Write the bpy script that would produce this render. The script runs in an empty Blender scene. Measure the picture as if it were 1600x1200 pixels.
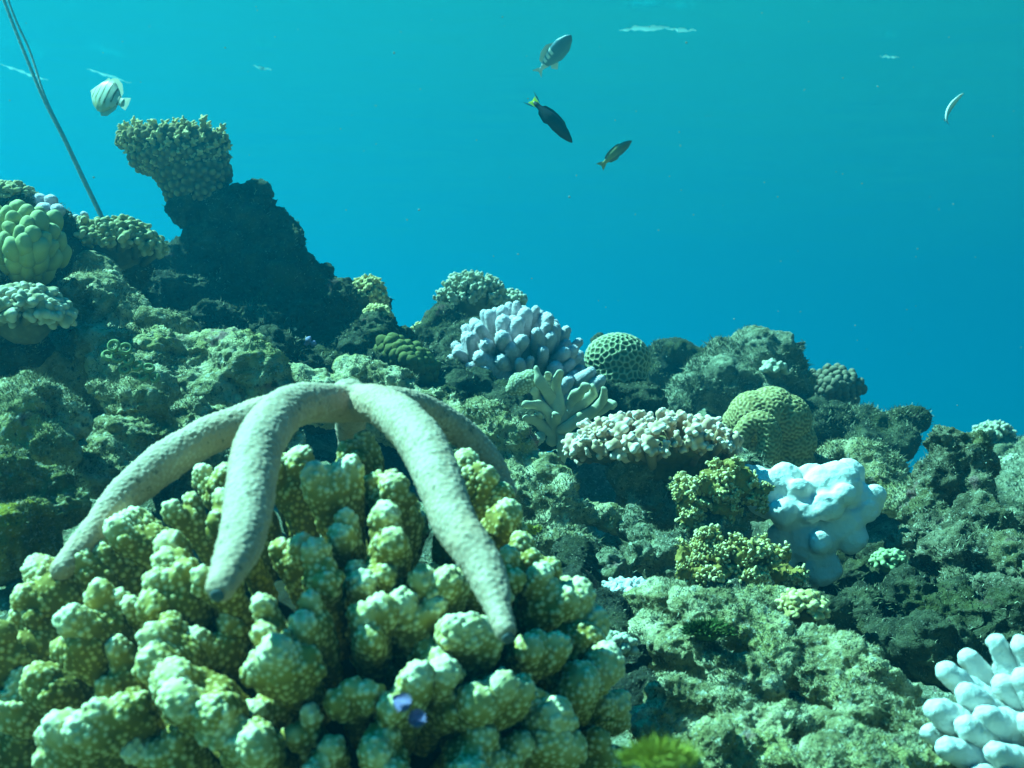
import bpy, bmesh, math, random
import numpy as np
from mathutils import Vector, Matrix

random.seed(7)
RNG = np.random.default_rng(7)
scene = bpy.context.scene
COL = scene.collection

# ---------------------------------------------------------------- camera
PITCH = math.radians(3.8)
HFOV = math.radians(48.0)
FPX = 800.0 / math.tan(HFOV / 2)
cam_data = bpy.data.cameras.new('camera')
cam_data.sensor_width = 36.0
cam_data.lens = 18.0 / math.tan(HFOV / 2)
cam_data.clip_start = 0.02
cam_data.clip_end = 400.0
cam_data.dof.use_dof = True
cam_data.dof.focus_distance = 1.4
cam_data.dof.aperture_fstop = 13.0
cam = bpy.data.objects.new('camera', cam_data)
cam.location = (0, 0, 0)
cam.rotation_euler = (math.pi / 2 + PITCH, 0, 0)
COL.objects.link(cam)
scene.camera = cam
FWD = Vector((0, math.cos(PITCH), math.sin(PITCH)))
UPV = Vector((0, -math.sin(PITCH), math.cos(PITCH)))
RGT = Vector((1, 0, 0))


def W(px, py, d):
    """World point seen at photograph pixel (px, py), d metres along the view axis."""
    return RGT * ((px - 800) / FPX * d) + UPV * ((600 - py) / FPX * d) + FWD * d


# ---------------------------------------------------------------- light
SUN_DIR = Vector((-0.70, 0.10, 1.0)).normalized()
SUN_EL = math.asin(SUN_DIR.z)
SUN_ROT = math.atan2(SUN_DIR.x, SUN_DIR.y)
sun_data = bpy.data.lights.new('sun', 'SUN')
sun_data.energy = 5.0
sun_data.angle = math.radians(0.6)
sun_data.color = (1.0, 0.96, 0.9)
sun = bpy.data.objects.new('sun', sun_data)
sun.rotation_euler = SUN_DIR.to_track_quat('Z', 'Y').to_euler()
sun.location = (-3, 0, 6)
COL.objects.link(sun)

world = bpy.data.worlds.new('World')
scene.world = world
world.use_nodes = True
wn, wl = world.node_tree.nodes, world.node_tree.links
wn.clear()
w_out = wn.new('ShaderNodeOutputWorld')
w_bg = wn.new('ShaderNodeBackground')
w_bg.inputs['Strength'].default_value = 1.0
wl.new(w_bg.outputs[0], w_out.inputs[0])
w_tc = wn.new('ShaderNodeTexCoord')
w_sep = wn.new('ShaderNodeSeparateXYZ')
wl.new(w_tc.outputs['Generated'], w_sep.inputs[0])
w_side = wn.new('ShaderNodeValToRGB')          # open water: bright cyan towards the sun, blue away from it
w_map = wn.new('ShaderNodeMapRange')
w_map.inputs['From Min'].default_value = -0.55
w_map.inputs['From Max'].default_value = 0.75
wl.new(w_sep.outputs['X'], w_map.inputs['Value'])
wl.new(w_map.outputs[0], w_side.inputs[0])
els = w_side.color_ramp.elements
els[0].position = 0.0
els[0].color = (0.002, 0.19, 0.26, 1)
els[1].position = 1.0
els[1].color = (0.0, 0.035, 0.12, 1)
e = els.new(0.42)
e.color = (0.0005, 0.11, 0.175, 1)
e = els.new(0.72)
e.color = (0.0, 0.06, 0.14, 1)
w_sky = wn.new('ShaderNodeTexSky')
w_sky.sky_type = 'NISHITA'
w_sky.sun_disc = False
w_sky.sun_elevation = SUN_EL
w_sky.sun_rotation = SUN_ROT
w_skys = wn.new('ShaderNodeMix')
w_skys.data_type = 'RGBA'
w_skys.blend_type = 'MULTIPLY'
w_skys.inputs[0].default_value = 1.0
w_skys.inputs[7].default_value = (0.002, 0.032, 0.052, 1)
wl.new(w_sky.outputs[0], w_skys.inputs[6])
w_hz = wn.new('ShaderNodeMapRange')
w_hz.inputs['From Min'].default_value = 0.14
w_hz.inputs['From Max'].default_value = 0.30
wl.new(w_sep.outputs['Z'], w_hz.inputs['Value'])
w_dn = wn.new('ShaderNodeMapRange')             # the sea grows darker towards the depths
w_dn.inputs['From Min'].default_value = -0.9
w_dn.inputs['From Max'].default_value = 0.0
w_dn.inputs['To Min'].default_value = 0.25
wl.new(w_sep.outputs['Z'], w_dn.inputs['Value'])
w_dm = wn.new('ShaderNodeMix')
w_dm.data_type = 'RGBA'
w_dm.blend_type = 'MULTIPLY'
w_dm.inputs[0].default_value = 1.0
wl.new(w_side.outputs[0], w_dm.inputs[6])
wl.new(w_dn.outputs[0], w_dm.inputs[7])
w_mix = wn.new('ShaderNodeMix')
w_mix.data_type = 'RGBA'
wl.new(w_hz.outputs[0], w_mix.inputs[0])
wl.new(w_dm.outputs[2], w_mix.inputs[6])
wl.new(w_skys.outputs[2], w_mix.inputs[7])
wl.new(w_mix.outputs[2], w_bg.inputs['Color'])

scene.view_settings.view_transform = 'Standard'
scene.view_settings.look = 'None'
scene.view_settings.exposure = 2.04
scene.view_settings.gamma = 1.0
scene.view_settings.use_curve_mapping = False
scene.render.engine = 'CYCLES'
cy = scene.cycles
cy.use_denoising = True
try:
    cy.denoiser = 'OPENIMAGEDENOISE'
except Exception:
    pass
cy.max_bounces = 6
cy.diffuse_bounces = 1
cy.glossy_bounces = 2
cy.transmission_bounces = 2
cy.transparent_max_bounces = 8
cy.volume_bounces = 0
cy.caustics_reflective = False
cy.caustics_refractive = False

# ---------------------------------------------------------------- the water: its surface overhead and its haze
SURF_Z = 1.55


def nodes_of(name):
    m = bpy.data.materials.new(name)
    m.use_nodes = True
    nt = m.node_tree
    nt.nodes.clear()
    out = nt.nodes.new('ShaderNodeOutputMaterial')
    return m, nt.nodes, nt.links, out


def water_surface_material():
    m, n, l, out = nodes_of('rippled_water_surface')
    geo = n.new('ShaderNodeNewGeometry')
    mapping = n.new('ShaderNodeMapping')
    mapping.inputs['Scale'].default_value = (1.0, 1.7, 1.0)
    l.new(geo.outputs['Position'], mapping.inputs['Vector'])
    n1 = n.new('ShaderNodeTexNoise')
    n1.inputs['Scale'].default_value = 2.2
    n1.inputs['Detail'].default_value = 3
    l.new(mapping.outputs[0], n1.inputs['Vector'])
    bump = n.new('ShaderNodeBump')
    bump.inputs['Strength'].default_value = 1.0
    bump.inputs['Distance'].default_value = 0.004
    l.new(n1.outputs[0], bump.inputs['Height'])
    fr = n.new('ShaderNodeFresnel')
    fr.inputs['IOR'].default_value = 1.33
    l.new(bump.outputs[0], fr.inputs['Normal'])
    tr = n.new('ShaderNodeBsdfTransparent')
    tr.inputs['Color'].default_value = (0.27, 0.91, 0.85, 1)
    gl = n.new('ShaderNodeBsdfGlossy')
    gl.inputs['Roughness'].default_value = 0.22
    gl.inputs['Color'].default_value = (0.1, 0.8, 1, 1)
    l.new(bump.outputs[0], gl.inputs['Normal'])
    mx = n.new('ShaderNodeMixShader')
    l.new(fr.outputs[0], mx.inputs[0])
    l.new(tr.outputs[0], mx.inputs[1])
    l.new(gl.outputs[0], mx.inputs[2])
    l.new(mx.outputs[0], out.inputs['Surface'])
    return m


def haze_material():
    m, n, l, out = nodes_of('sea_water_haze')
    v = n.new('ShaderNodeVolumePrincipled')
    v.inputs['Color'].default_value = (0.002, 0.62, 1.0, 1)
    v.inputs['Density'].default_value = 0.06
    v.inputs['Anisotropy'].default_value = 0.62
    l.new(v.outputs[0], out.inputs['Volume'])
    return m


# ---------------------------------------------------------------- numeric helpers
def _hash(ix, iy, iz, seed):
    h = (ix.astype(np.int64) * 374761393 + iy.astype(np.int64) * 668265263 + iz.astype(np.int64) * 2147483647 + seed * 1274126177) & 0xFFFFFFFF
    h = ((h ^ (h >> 13)) * 1274126177) & 0xFFFFFFFF
    h = ((h ^ (h >> 15)) * 2246822519) & 0xFFFFFFFF
    h = h ^ (h >> 16)
    return (h & 0xFFFFFF).astype(np.float64) / 0xFFFFFF * 2 - 1


def vnoise(p, seed=0):
    f = np.floor(p)
    i = f.astype(np.int64)
    t = p - f
    t = t * t * t * (t * (t * 6 - 15) + 10)
    x, y, z = i[:, 0], i[:, 1], i[:, 2]
    tx, ty, tz = t[:, 0], t[:, 1], t[:, 2]
    r = 0
    for dz in (0, 1):
        wz = tz if dz else 1 - tz
        for dy in (0, 1):
            wy = ty if dy else 1 - ty
            a = _hash(x, y + dy, z + dz, seed)
            b = _hash(x + 1, y + dy, z + dz, seed)
            r = r + (a + (b - a) * tx) * wy * wz
    return r


ROT = np.array(Matrix.Rotation(0.7, 3, Vector((1, 2, 3)).normalized()))


def fbm(p, scale, octaves=4, gain=0.5, seed=0, mode='fbm'):
    """mode fbm: -1..1; billow: rounded lumps with creases 0..1; ridge: sharp crests 0..1"""
    q = p * scale
    amp, tot, r = 1.0, 0.0, 0
    for k in range(octaves):
        v = vnoise(q, seed + k * 17)
        if mode == 'billow':
            v = np.abs(v)
        elif mode == 'ridge':
            v = 1 - np.abs(v)
        r = r + amp * v
        tot += amp
        amp *= gain
        q = (q @ ROT.T) * 2.03 + 5.7
    return r / tot


def worley(p, scale, seed=0):
    """F1 and F2 distance to jittered lattice points, in cells"""
    q = p * scale
    b = np.floor(q).astype(np.int64)
    f1 = np.full(len(q), 9.0)
    f2 = np.full(len(q), 9.0)
    for dx in (-1, 0, 1):
        for dy in (-1, 0, 1):
            for dz in (-1, 0, 1):
                c = b + np.array([dx, dy, dz])
                j = np.stack([_hash(c[:, 0], c[:, 1], c[:, 2], seed + s) for s in (1, 2, 3)], 1) * 0.45 + 0.5
                d = np.linalg.norm(c + j - q, axis=1)
                nf1 = np.minimum(f1, d)
                f2 = np.minimum(f2, np.maximum(f1, d))
                f1 = nf1
    return f1, f2


def ico(sub):
    bm = bmesh.new()
    bmesh.ops.create_icosphere(bm, subdivisions=sub, radius=1.0)
    v = np.array([x.co[:] for x in bm.verts])
    f = np.array([[w.index for w in x.verts] for x in bm.faces])
    bm.free()
    return v, f


ICO2, ICO3, ICO4 = ico(2), ico(3), ico(4)


def np3(v):
    return np.array(v[:], dtype=float)


def frame(axis):
    """3x3 whose third column is axis"""
    a = np.asarray(axis, float)
    a = a / np.linalg.norm(a)
    h = np.array([0, 0, 1.0]) if abs(a[2]) < 0.9 else np.array([1.0, 0, 0])
    u = np.cross(h, a)
    u /= np.linalg.norm(u)
    return np.stack([u, np.cross(a, u), a], 1)


class Shape:
    """Collects pieces (verts, faces) that remesh() melts into one skin."""

    def __init__(self):
        self.v, self.f, self.n = [], [], 0

    def add(self, v, f):
        f = [tuple(int(i) + self.n for i in x) for x in f]
        self.v.append(np.asarray(v, float))
        self.f += f
        self.n += len(v)
        return self

    def ball(self, c, r, axis=None, long=1.0, base=ICO3):
        v = base[0] * np.asarray(r, float)
        if axis is not None:
            v = (base[0] * np.array([1, 1, long]) * r) @ frame(axis).T
        return self.add(v + np.asarray(c, float), base[1])

    def tube(self, path, radii, seg=14, round_end=True, round_start=True):
        v, f = loft(path, radii, seg, round_end, round_start)
        return self.add(v, f)

    def arrays(self):
        return np.concatenate(self.v), self.f


def resample(path, radii, n):
    path = np.asarray(path, float)
    radii = np.asarray(radii, float)
    k = len(path)
    # Catmull-Rom through the points
    t = np.linspace(0, k - 1 - 1e-9, n)
    i = t.astype(int)
    u = (t - i)[:, None]
    P = np.concatenate([[2 * path[0] - path[1]], path, [2 * path[-1] - path[-2]]])
    R = np.concatenate([[radii[0]], radii, [radii[-1]]])[:, None]

    def cr(A):
        a, b, c, d = A[i], A[i + 1], A[i + 2], A[i + 3]
        return 0.5 * (2 * b + (c - a) * u + (2 * a - 5 * b + 4 * c - d) * u ** 2 + (3 * b - a - 3 * c + d) * u ** 3)
    return cr(P), cr(R)[:, 0]


def loft(path, radii, seg=14, round_end=True, round_start=True, flat=1.0, capn=5, side=None):
    """Closed tube along a path with rounded ends; flat squeezes its second axis."""
    path = np.asarray(path, float)
    radii = np.asarray(radii, float)
    tang = np.gradient(path, axis=0)
    tang /= np.linalg.norm(tang, axis=1)[:, None] + 1e-12
    rings_c, rings_r, rings_t = [], [], []
    if round_start:
        for a in np.linspace(math.pi / 2, 0, capn + 1)[1:-1]:
            rings_c.append(path[0] - tang[0] * radii[0] * math.sin(a))
            rings_r.append(radii[0] * math.cos(a))
            rings_t.append(tang[0])
    for c, r, t in zip(path, radii, tang):
        rings_c.append(c)
        rings_r.append(r)
        rings_t.append(t)
    if round_end:
        for a in np.linspace(0, math.pi / 2, capn + 1)[1:-1]:
            rings_c.append(path[-1] + tang[-1] * radii[-1] * math.sin(a))
            rings_r.append(radii[-1] * math.cos(a))
            rings_t.append(tang[-1])
    u = frame(rings_t[0])[:, 0] if side is None else np.asarray(side, float)
    ang = np.linspace(0, 2 * math.pi, seg, endpoint=False)
    V = []
    for c, r, t in zip(rings_c, rings_r, rings_t):
        u = u - t * np.dot(u, t)
        u /= np.linalg.norm(u)
        w = np.cross(t, u)
        V.append(c + r * (np.cos(ang)[:, None] * u + flat * np.sin(ang)[:, None] * w))
    n = len(V)
    V.append([path[0] - tang[0] * (radii[0] if round_start else 0)])
    V.append([path[-1] + tang[-1] * (radii[-1] if round_end else 0)])
    V = np.concatenate(V)
    F = []
    for i in range(n - 1):
        for j in range(seg):
            k = (j + 1) % seg
            F.append((i * seg + j, i * seg + k, (i + 1) * seg + k, (i + 1) * seg + j))
    s, e_ = n * seg, n * seg + 1
    for j in range(seg):
        k = (j + 1) % seg
        F.append((s, k, j))
        F.append((e_, (n - 1) * seg + j, (n - 1) * seg + k))
    return V, F


def mesh_np(me):
    n = len(me.vertices)
    v = np.empty(n * 3)
    me.vertices.foreach_get('co', v)
    nr = np.empty(n * 3)
    me.vertices.foreach_get('normal', nr)
    return v.reshape(-1, 3), nr.reshape(-1, 3)


def set_co(me, v):
    me.vertices.foreach_set('co', np.ascontiguousarray(v, dtype=np.float32).ravel())
    me.update()


def new_mesh(name, v, f):
    me = bpy.data.meshes.new(name)
    me.from_pydata([tuple(x) for x in np.asarray(v).tolist()], [], [tuple(x) for x in f])
    me.update()
    return me


def smooth_shade(me):
    me.polygons.foreach_set('use_smooth', np.ones(len(me.polygons), dtype=bool))


def attr(me, name, values):
    a = me.attributes.new(name, 'FLOAT', 'POINT')
    a.data.foreach_set('value', np.asarray(values, dtype=np.float32))


def keep_largest(me):
    n = len(me.vertices)
    ed = np.empty(len(me.edges) * 2, dtype=np.int32)
    me.edges.foreach_get('vertices', ed)
    a, b = ed[0::2], ed[1::2]
    lab = np.arange(n)
    for _ in range(400):
        old = lab.copy()
        m = np.minimum(lab[a], lab[b])
        np.minimum.at(lab, a, m)
        np.minimum.at(lab, b, m)
        lab = lab[lab]
        lab = lab[lab]
        if (lab == old).all():
            break
    ids, cnt = np.unique(lab, return_counts=True)
    if len(ids) == 1:
        return
    keep = ids[cnt.argmax()]
    bm = bmesh.new()
    bm.from_mesh(me)
    bm.verts.ensure_lookup_table()
    bmesh.ops.delete(bm, geom=[bm.verts[int(i)] for i in np.where(lab != keep)[0]], context='VERTS')
    bm.to_mesh(me)
    bm.free()
    me.update()


def remesh(shape, voxel, name='melt'):
    v, f = shape.arrays()
    me = new_mesh(name + '_tmp', v, f)
    o = bpy.data.objects.new('melt_tmp', me)
    COL.objects.link(o)
    m = o.modifiers.new('r', 'REMESH')
    m.mode = 'VOXEL'
    m.voxel_size = voxel
    dg = bpy.context.evaluated_depsgraph_get()
    out = bpy.data.meshes.new_from_object(o.evaluated_get(dg))
    out.name = name
    bpy.data.objects.remove(o)
    bpy.data.meshes.remove(me)
    return out


def relax(me, times, k=0.5):
    n = len(me.vertices)
    ed = np.empty(len(me.edges) * 2, dtype=np.int32)
    me.edges.foreach_get('vertices', ed)
    a, b = ed[0::2], ed[1::2]
    cnt = np.bincount(np.concatenate([a, b]), minlength=n)[:, None]
    v, _ = mesh_np(me)
    for _ in range(times):
        s = np.stack([np.bincount(np.concatenate([a, b]), np.concatenate([v[b, i], v[a, i]]), n) for i in range(3)], 1)
        v = v + k * (s / np.maximum(cnt, 1) - v)
    set_co(me, v)


def scatter_seeds(v, spacing, rng, most=4000):
    """Well spaced points of a vertex cloud"""
    order = rng.permutation(len(v))
    cell = {}
    out = []
    s2 = spacing * spacing
    for i in order:
        p = v[i]
        k = tuple((p // spacing).astype(int))
        ok = True
        for dx in (-1, 0, 1):
            for dy in (-1, 0, 1):
                for dz in (-1, 0, 1):
                    for q in cell.get((k[0] + dx, k[1] + dy, k[2] + dz), ()):
                        d = q - p
                        if d @ d < s2:
                            ok = False
                            break
                    if not ok:
                        break
                if not ok:
                    break
            if not ok:
                break
        if ok:
            cell.setdefault(k, []).append(p)
            out.append(p)
            if len(out) >= most:
                break
    return np.array(out)


def near2(v, seeds, chunk=4000):
    """Distances to the nearest and second nearest seed"""
    d1 = np.empty(len(v))
    d2 = np.empty(len(v))
    idx = np.empty(len(v), dtype=int)
    ss = (seeds ** 2).sum(1)
    for s in range(0, len(v), chunk):
        p = v[s:s + chunk]
        d = np.maximum((p ** 2).sum(1)[:, None] + ss - 2 * p @ seeds.T, 0)
        i = d.argmin(1)
        idx[s:s + chunk] = i
        if d.shape[1] > 1:
            pt = np.partition(d, 1, axis=1)[:, :2]
        else:
            pt = np.repeat(d, 2, 1)
        d1[s:s + chunk] = np.sqrt(pt[:, 0])
        d2[s:s + chunk] = np.sqrt(pt[:, 1])
    return d1, d2, idx


# ---------------------------------------------------------------- objects
def put(name, me, parent=None, mat=None, loc=None, rot=None, scale=None):
    if mat is not None:
        me.materials.clear()
        me.materials.append(mat)
    o = bpy.data.objects.new(name, me)
    COL.objects.link(o)
    if parent is not None:
        o.parent = parent
    if loc is not None:
        o.location = loc
    if rot is not None:
        o.rotation_mode = 'QUATERNION'
        o.rotation_quaternion = rot
    if scale is not None:
        o.scale = scale
    return o


def tag(o, label, cat, group=None):
    o['label'] = label
    o['category'] = cat
    if group:
        o['group'] = group
    return o


def thing(name, loc, label, cat, group=None):
    o = bpy.data.objects.new(name, None)
    o.empty_display_size = 0.02
    o.location = loc
    COL.objects.link(o)
    return tag(o, label, cat, group)


# ---------------------------------------------------------------- materials
def mat_surface(name, stops, noise_scale=30.0, attr_name=None, attr_weight=0.7, bump=0.3, bump_scale=400.0, bump_dist=0.002,
                rough=0.85, spec=0.15, spots=None, detail=4.0, sss=0.0, wave=None):
    """Colour ramp over a mix of a stored value (growing tip, raised bump ...) and noise, with fine grain."""
    m, n, l, out = nodes_of(name)
    p = n.new('ShaderNodeBsdfPrincipled')
    p.inputs['Roughness'].default_value = rough
    p.inputs['Specular IOR Level'].default_value = spec
    l.new(p.outputs[0], out.inputs['Surface'])
    tc = n.new('ShaderNodeTexCoord')
    no = n.new('ShaderNodeTexNoise')
    no.inputs['Scale'].default_value = noise_scale
    no.inputs['Detail'].default_value = detail
    no.inputs['Roughness'].default_value = 0.65
    l.new(tc.outputs['Object'], no.inputs['Vector'])
    fac = no.outputs[0]
    if attr_name:
        at = n.new('ShaderNodeAttribute')
        at.attribute_name = attr_name
        mx = n.new('ShaderNodeMix')
        mx.inputs[0].default_value = attr_weight
        l.new(no.outputs[0], mx.inputs[2])
        l.new(at.outputs['Fac'], mx.inputs[3])
        fac = mx.outputs[0]
    rp = n.new('ShaderNodeValToRGB')
    el = rp.color_ramp.elements
    el[0].position, el[0].color = stops[0][0], (*stops[0][1], 1)
    el[1].position, el[1].color = stops[-1][0], (*stops[-1][1], 1)
    for pos, c in stops[1:-1]:
        x = el.new(pos)
        x.color = (*c, 1)
    l.new(fac, rp.inputs[0])
    col = rp.outputs[0]
    if spots:
        for sc, lo, hi, c in spots:
            n2 = n.new('ShaderNodeTexNoise')
            n2.inputs['Scale'].default_value = sc
            n2.inputs['Detail'].default_value = 3
            n2.inputs['Roughness'].default_value = 0.7
            l.new(tc.outputs['Object'], n2.inputs['Vector'])
            mr = n.new('ShaderNodeMapRange')
            mr.inputs['From Min'].default_value = lo
            mr.inputs['From Max'].default_value = hi
            l.new(n2.outputs[0], mr.inputs['Value'])
            mm = n.new('ShaderNodeMix')
            mm.data_type = 'RGBA'
            l.new(mr.outputs[0], mm.inputs[0])
            l.new(col, mm.inputs[6])
            mm.inputs[7].default_value = (*c, 1)
            col = mm.outputs[2]
    l.new(col, p.inputs['Base Color'])
    if bump:
        nb = n.new('ShaderNodeTexNoise')
        nb.inputs['Scale'].default_value = bump_scale
        nb.inputs['Detail'].default_value = 4
        nb.inputs['Roughness'].default_value = 0.7
        l.new(tc.outputs['Object'], nb.inputs['Vector'])
        b = n.new('ShaderNodeBump')
        b.inputs['Strength'].default_value = bump
        b.inputs['Distance'].default_value = bump_dist
        l.new(nb.outputs[0], b.inputs['Height'])
        l.new(b.outputs[0], p.inputs['Normal'])
    if sss:
        p.inputs['Subsurface Weight'].default_value = sss
        p.inputs['Subsurface Radius'].default_value = (0.006, 0.008, 0.008)
        p.inputs['Subsurface Scale'].default_value = 0.6
    return m


# ---------------------------------------------------------------- water objects
def build_water():
    n = 90
    R_ = 40.0
    g = np.sign(np.linspace(-1, 1, n)) * np.abs(np.linspace(-1, 1, n)) ** 2.2 * R_
    X, Y = np.meshgrid(g, g + 3.0)
    P = np.stack([X.ravel(), Y.ravel(), np.zeros(n * n)], 1)
    P[:, 2] = SURF_Z + 0.014 * fbm(P, 0.9, 3, seed=3) * np.exp(-np.abs(P[:, 1]) / 12)
    F = [(i * n + j, i * n + j + 1, (i + 1) * n + j + 1, (i + 1) * n + j) for i in range(n - 1) for j in range(n - 1)]
    me = new_mesh('water_surface', P, F)
    smooth_shade(me)
    o = put('water_surface', me, mat=water_surface_material())
    o['kind'] = 'structure'
    x0, x1, y0, y1, z0, z1 = -41.5, 41.5, -38.5, 44.5, -8.0, SURF_Z + 0.3
    v = [(x, y, z) for x in (x0, x1) for y in (y0, y1) for z in (z0, z1)]
    b = put('haze', new_mesh('haze', v, [(0, 1, 3, 2), (4, 6, 7, 5), (0, 4, 5, 1), (2, 3, 7, 6), (0, 2, 6, 4), (1, 5, 7, 3)]), mat=haze_material())
    b['kind'] = 'stuff'
    b['label'] = 'blue green sea water that hazes the distance'


build_water()

# ---------------------------------------------------------------- rock
PALE = (0.46, 0.46, 0.34)


def rock_mat(name, dark, mid, light, tint, spot=0.60, pale=PALE, speck=0.5):
    return mat_surface(name, [(0.30, dark), (0.46, mid), (0.60, light), (0.78, pale)], 30, None, bump=1.0, bump_scale=210, bump_dist=0.007,
                       rough=0.95, spec=0.05, detail=10,
                       spots=[(9, 0.50, 0.66, tint), (105, spot - 0.02, spot + 0.06, (0.88 * speck, 0.88 * speck, 0.68 * speck)), (260, 0.60, 0.68, (1.1 * speck, 1.1 * speck, 0.9 * speck)), (15, 0.62, 0.68, (0.60 * speck, 0.36 * speck, 0.33 * speck)), (60, 0.58, 0.70, (0.045, 0.055, 0.03)), (190, 0.62, 0.70, (0.05, 0.06, 0.03))])


M_TURF = rock_mat('turf_covered_rock', (0.06, 0.06, 0.03), (0.28, 0.25, 0.12), (0.64, 0.57, 0.36), (0.38, 0.34, 0.13))
M_DARK = rock_mat('dark_reef_rock', (0.012, 0.016, 0.012), (0.04, 0.045, 0.028), (0.10, 0.105, 0.06), (0.075, 0.08, 0.03), 0.70, (0.13, 0.14, 0.10), 0.16)
M_CAVE_SHADE = rock_mat('cavity_shade_rock', (0.010, 0.014, 0.012), (0.025, 0.03, 0.024), (0.06, 0.065, 0.045), (0.045, 0.05, 0.026), 0.70, (0.11, 0.115, 0.08), 0.14)  # near-black stone colour, shade of the cavity painted in
M_GREY = rock_mat('grey_reef_rock', (0.05, 0.055, 0.04), (0.16, 0.16, 0.10), (0.36, 0.35, 0.24), (0.20, 0.20, 0.10), 0.61)
M_BROWN = rock_mat('brown_reef_rock', (0.025, 0.025, 0.015), (0.09, 0.085, 0.05), (0.24, 0.22, 0.14), (0.15, 0.14, 0.06), 0.61, (0.34, 0.33, 0.24), 0.4)
M_OCHRE = rock_mat('ochre_algae_rock', (0.05, 0.055, 0.02), (0.16, 0.15, 0.05), (0.32, 0.29, 0.12), (0.30, 0.24, 0.03))

LEDGE = frame([0.86, -0.22, -0.42])[:, [2, 0, 1]].T
ROCK_MESHES = []   # (mesh, world origin, weight) for the turf
TERRAIN = []       # control points of the sea bed


def rock(name, label, blobs, mat=None, rough=1.0, seed=0, turf=1.0, voxel_px=3.6, bed=True, cat='rock'):
    ds = np.array([b[2] for b in blobs])
    slab = mat is M_TURF
    d0 = ds.mean()
    u = d0 / FPX
    org = np3(W(sum(b[0] for b in blobs) / len(blobs), sum(b[1] for b in blobs) / len(blobs), d0))
    s = Shape()
    done = []
    for b in blobs:
        px, py, d, r = b[:4]
        sy = b[4] if len(b) > 4 else 1.0
        rr = r * d / FPX
        here = np3(W(px, py, d)) - org
        if slab:
            s.ball(here, rr * 0.84, axis=[0.86, -0.22, -0.42], long=1.75)
        else:
            s.ball(here, np.array([rr, rr, rr * sy]))
        if done:
            # a neck to the nearest lump keeps the rock in one piece
            q, rq = min(done, key=lambda t: np.linalg.norm(t[0] - here) - t[1])
            k = min(rr, rq) * 0.7
            s.tube(np.linspace(q, here, 4), np.full(4, k), 12)
        done.append((here, rr))
        if bed:
            w = W(px, py, d)
            TERRAIN.append((w.x, w.y, w.z - 1.0 * rr - 0.03))
    me = remesh(s, voxel_px * u, name)
    keep_largest(me)
    relax(me, 6)
    v, n = mesh_np(me)
    p = v + org
    big = fbm(p, 1 / (95 * u), 3, seed=seed)
    v = v + n * (big * 34 * u * rough)[:, None]
    set_co(me, v)
    v, n = mesh_np(me)
    p = v + org
    crag = 0.33 - fbm(p * np.array([0.65, 0.9, 1.5]) + 0.35 * p[:, [2, 0, 1]], 1 / (60 * u), 4, 0.5, seed + 5, 'billow')
    f1, f2 = worley(p, 1 / (26 * u), seed)
    pit = np.clip(0.42 - f1, 0, 1) * (vnoise(p / (70 * u), seed + 9) > 0.15)
    fine = fbm(p, 1 / (15 * u), 3, 0.65, seed + 8, 'ridge') - 0.7
    if slab:
        # eroded ledges: long creases down the slope, fine crust on top
        led = 0.33 - fbm(p @ LEDGE.T * np.array([0.42, 1.0, 1.25]), 1 / (62 * u), 4, 0.5, seed + 5, 'billow')
        v = v + n * ((led * 30 - pit * 14 + fine * 14) * u * rough)[:, None]
    else:
        v = v + n * ((crag * 24 - pit * 18 + fine * 12) * u * rough)[:, None]
    set_co(me, v)
    smooth_shade(me)
    o = put(name, me, mat=mat or M_TURF, loc=org)
    tag(o, label, cat)
    if turf:
        ROCK_MESHES.append((me, org, turf, u))
    return o


rock('reef_outcrop', 'tall dark rock outcrop with a leaning pillar under the tan cup coral',
     [(300, 286, 2.0, 36), (312, 318, 2.0, 34), (342, 335, 2.0, 40), (345, 300, 2.0, 20), (392, 312, 2.0, 17), (402, 300, 2.0, 9), (388, 350, 2.0, 34), (422, 352, 2.0, 18), (455, 356, 2.0, 14), (460, 376, 2.0, 18), (430, 380, 2.0, 24), (350, 385, 2.0, 50), (338, 412, 2.0, 30),
      (420, 425, 2.02, 62), (330, 470, 2.05, 95), (470, 475, 2.0, 75), (525, 500, 1.98, 68), (440, 545, 1.95, 95), (560, 560, 1.9, 75), (240, 440, 2.05, 62),
      (610, 590, 1.86, 60), (570, 505, 2.0, 45), (620, 535, 1.95, 36), (250, 500, 1.9, 70), (330, 540, 1.8, 70), (420, 570, 1.72, 60), (500, 600, 1.72, 60), (170, 450, 1.8, 50), (600, 650, 1.8, 60), (690, 650, 1.8, 50)], M_DARK, 1.3, 1, 0.9, voxel_px=3.0)
rock('rock_ledge', 'sunlit turf covered ledge sloping down from the left corals to the starfish',
     [(130, 440, 1.5, 50), (170, 490, 1.42, 60), (255, 525, 1.4, 50), (270, 575, 1.36, 60), (350, 560, 1.36, 45), (390, 590, 1.35, 42), (430, 620, 1.34, 28), (320, 620, 1.34, 52), (180, 560, 1.38, 65), (80, 560, 1.4, 75), (60, 470, 1.5, 60), (210, 600, 1.3, 50)],
     M_TURF, 1.0, 2, 1.3)
rock('boulder', 'rounded rock with a pale top at the left edge above the ochre algae',
     [(45, 640, 1.0, 50), (95, 650, 1.0, 38), (10, 670, 1.0, 50), (60, 690, 0.98, 45)], M_TURF, 0.8, 3, 1.2)
rock('boulder', 'ochre algae covered rock at the left edge beside the far starfish arm',
     [(20, 745, 0.92, 50), (80, 760, 0.93, 45), (50, 830, 0.9, 60), (5, 850, 0.88, 60), (110, 800, 0.92, 42), (-40, 800, 0.9, 70)], M_OCHRE, 1.0, 4, 1.3)
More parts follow.
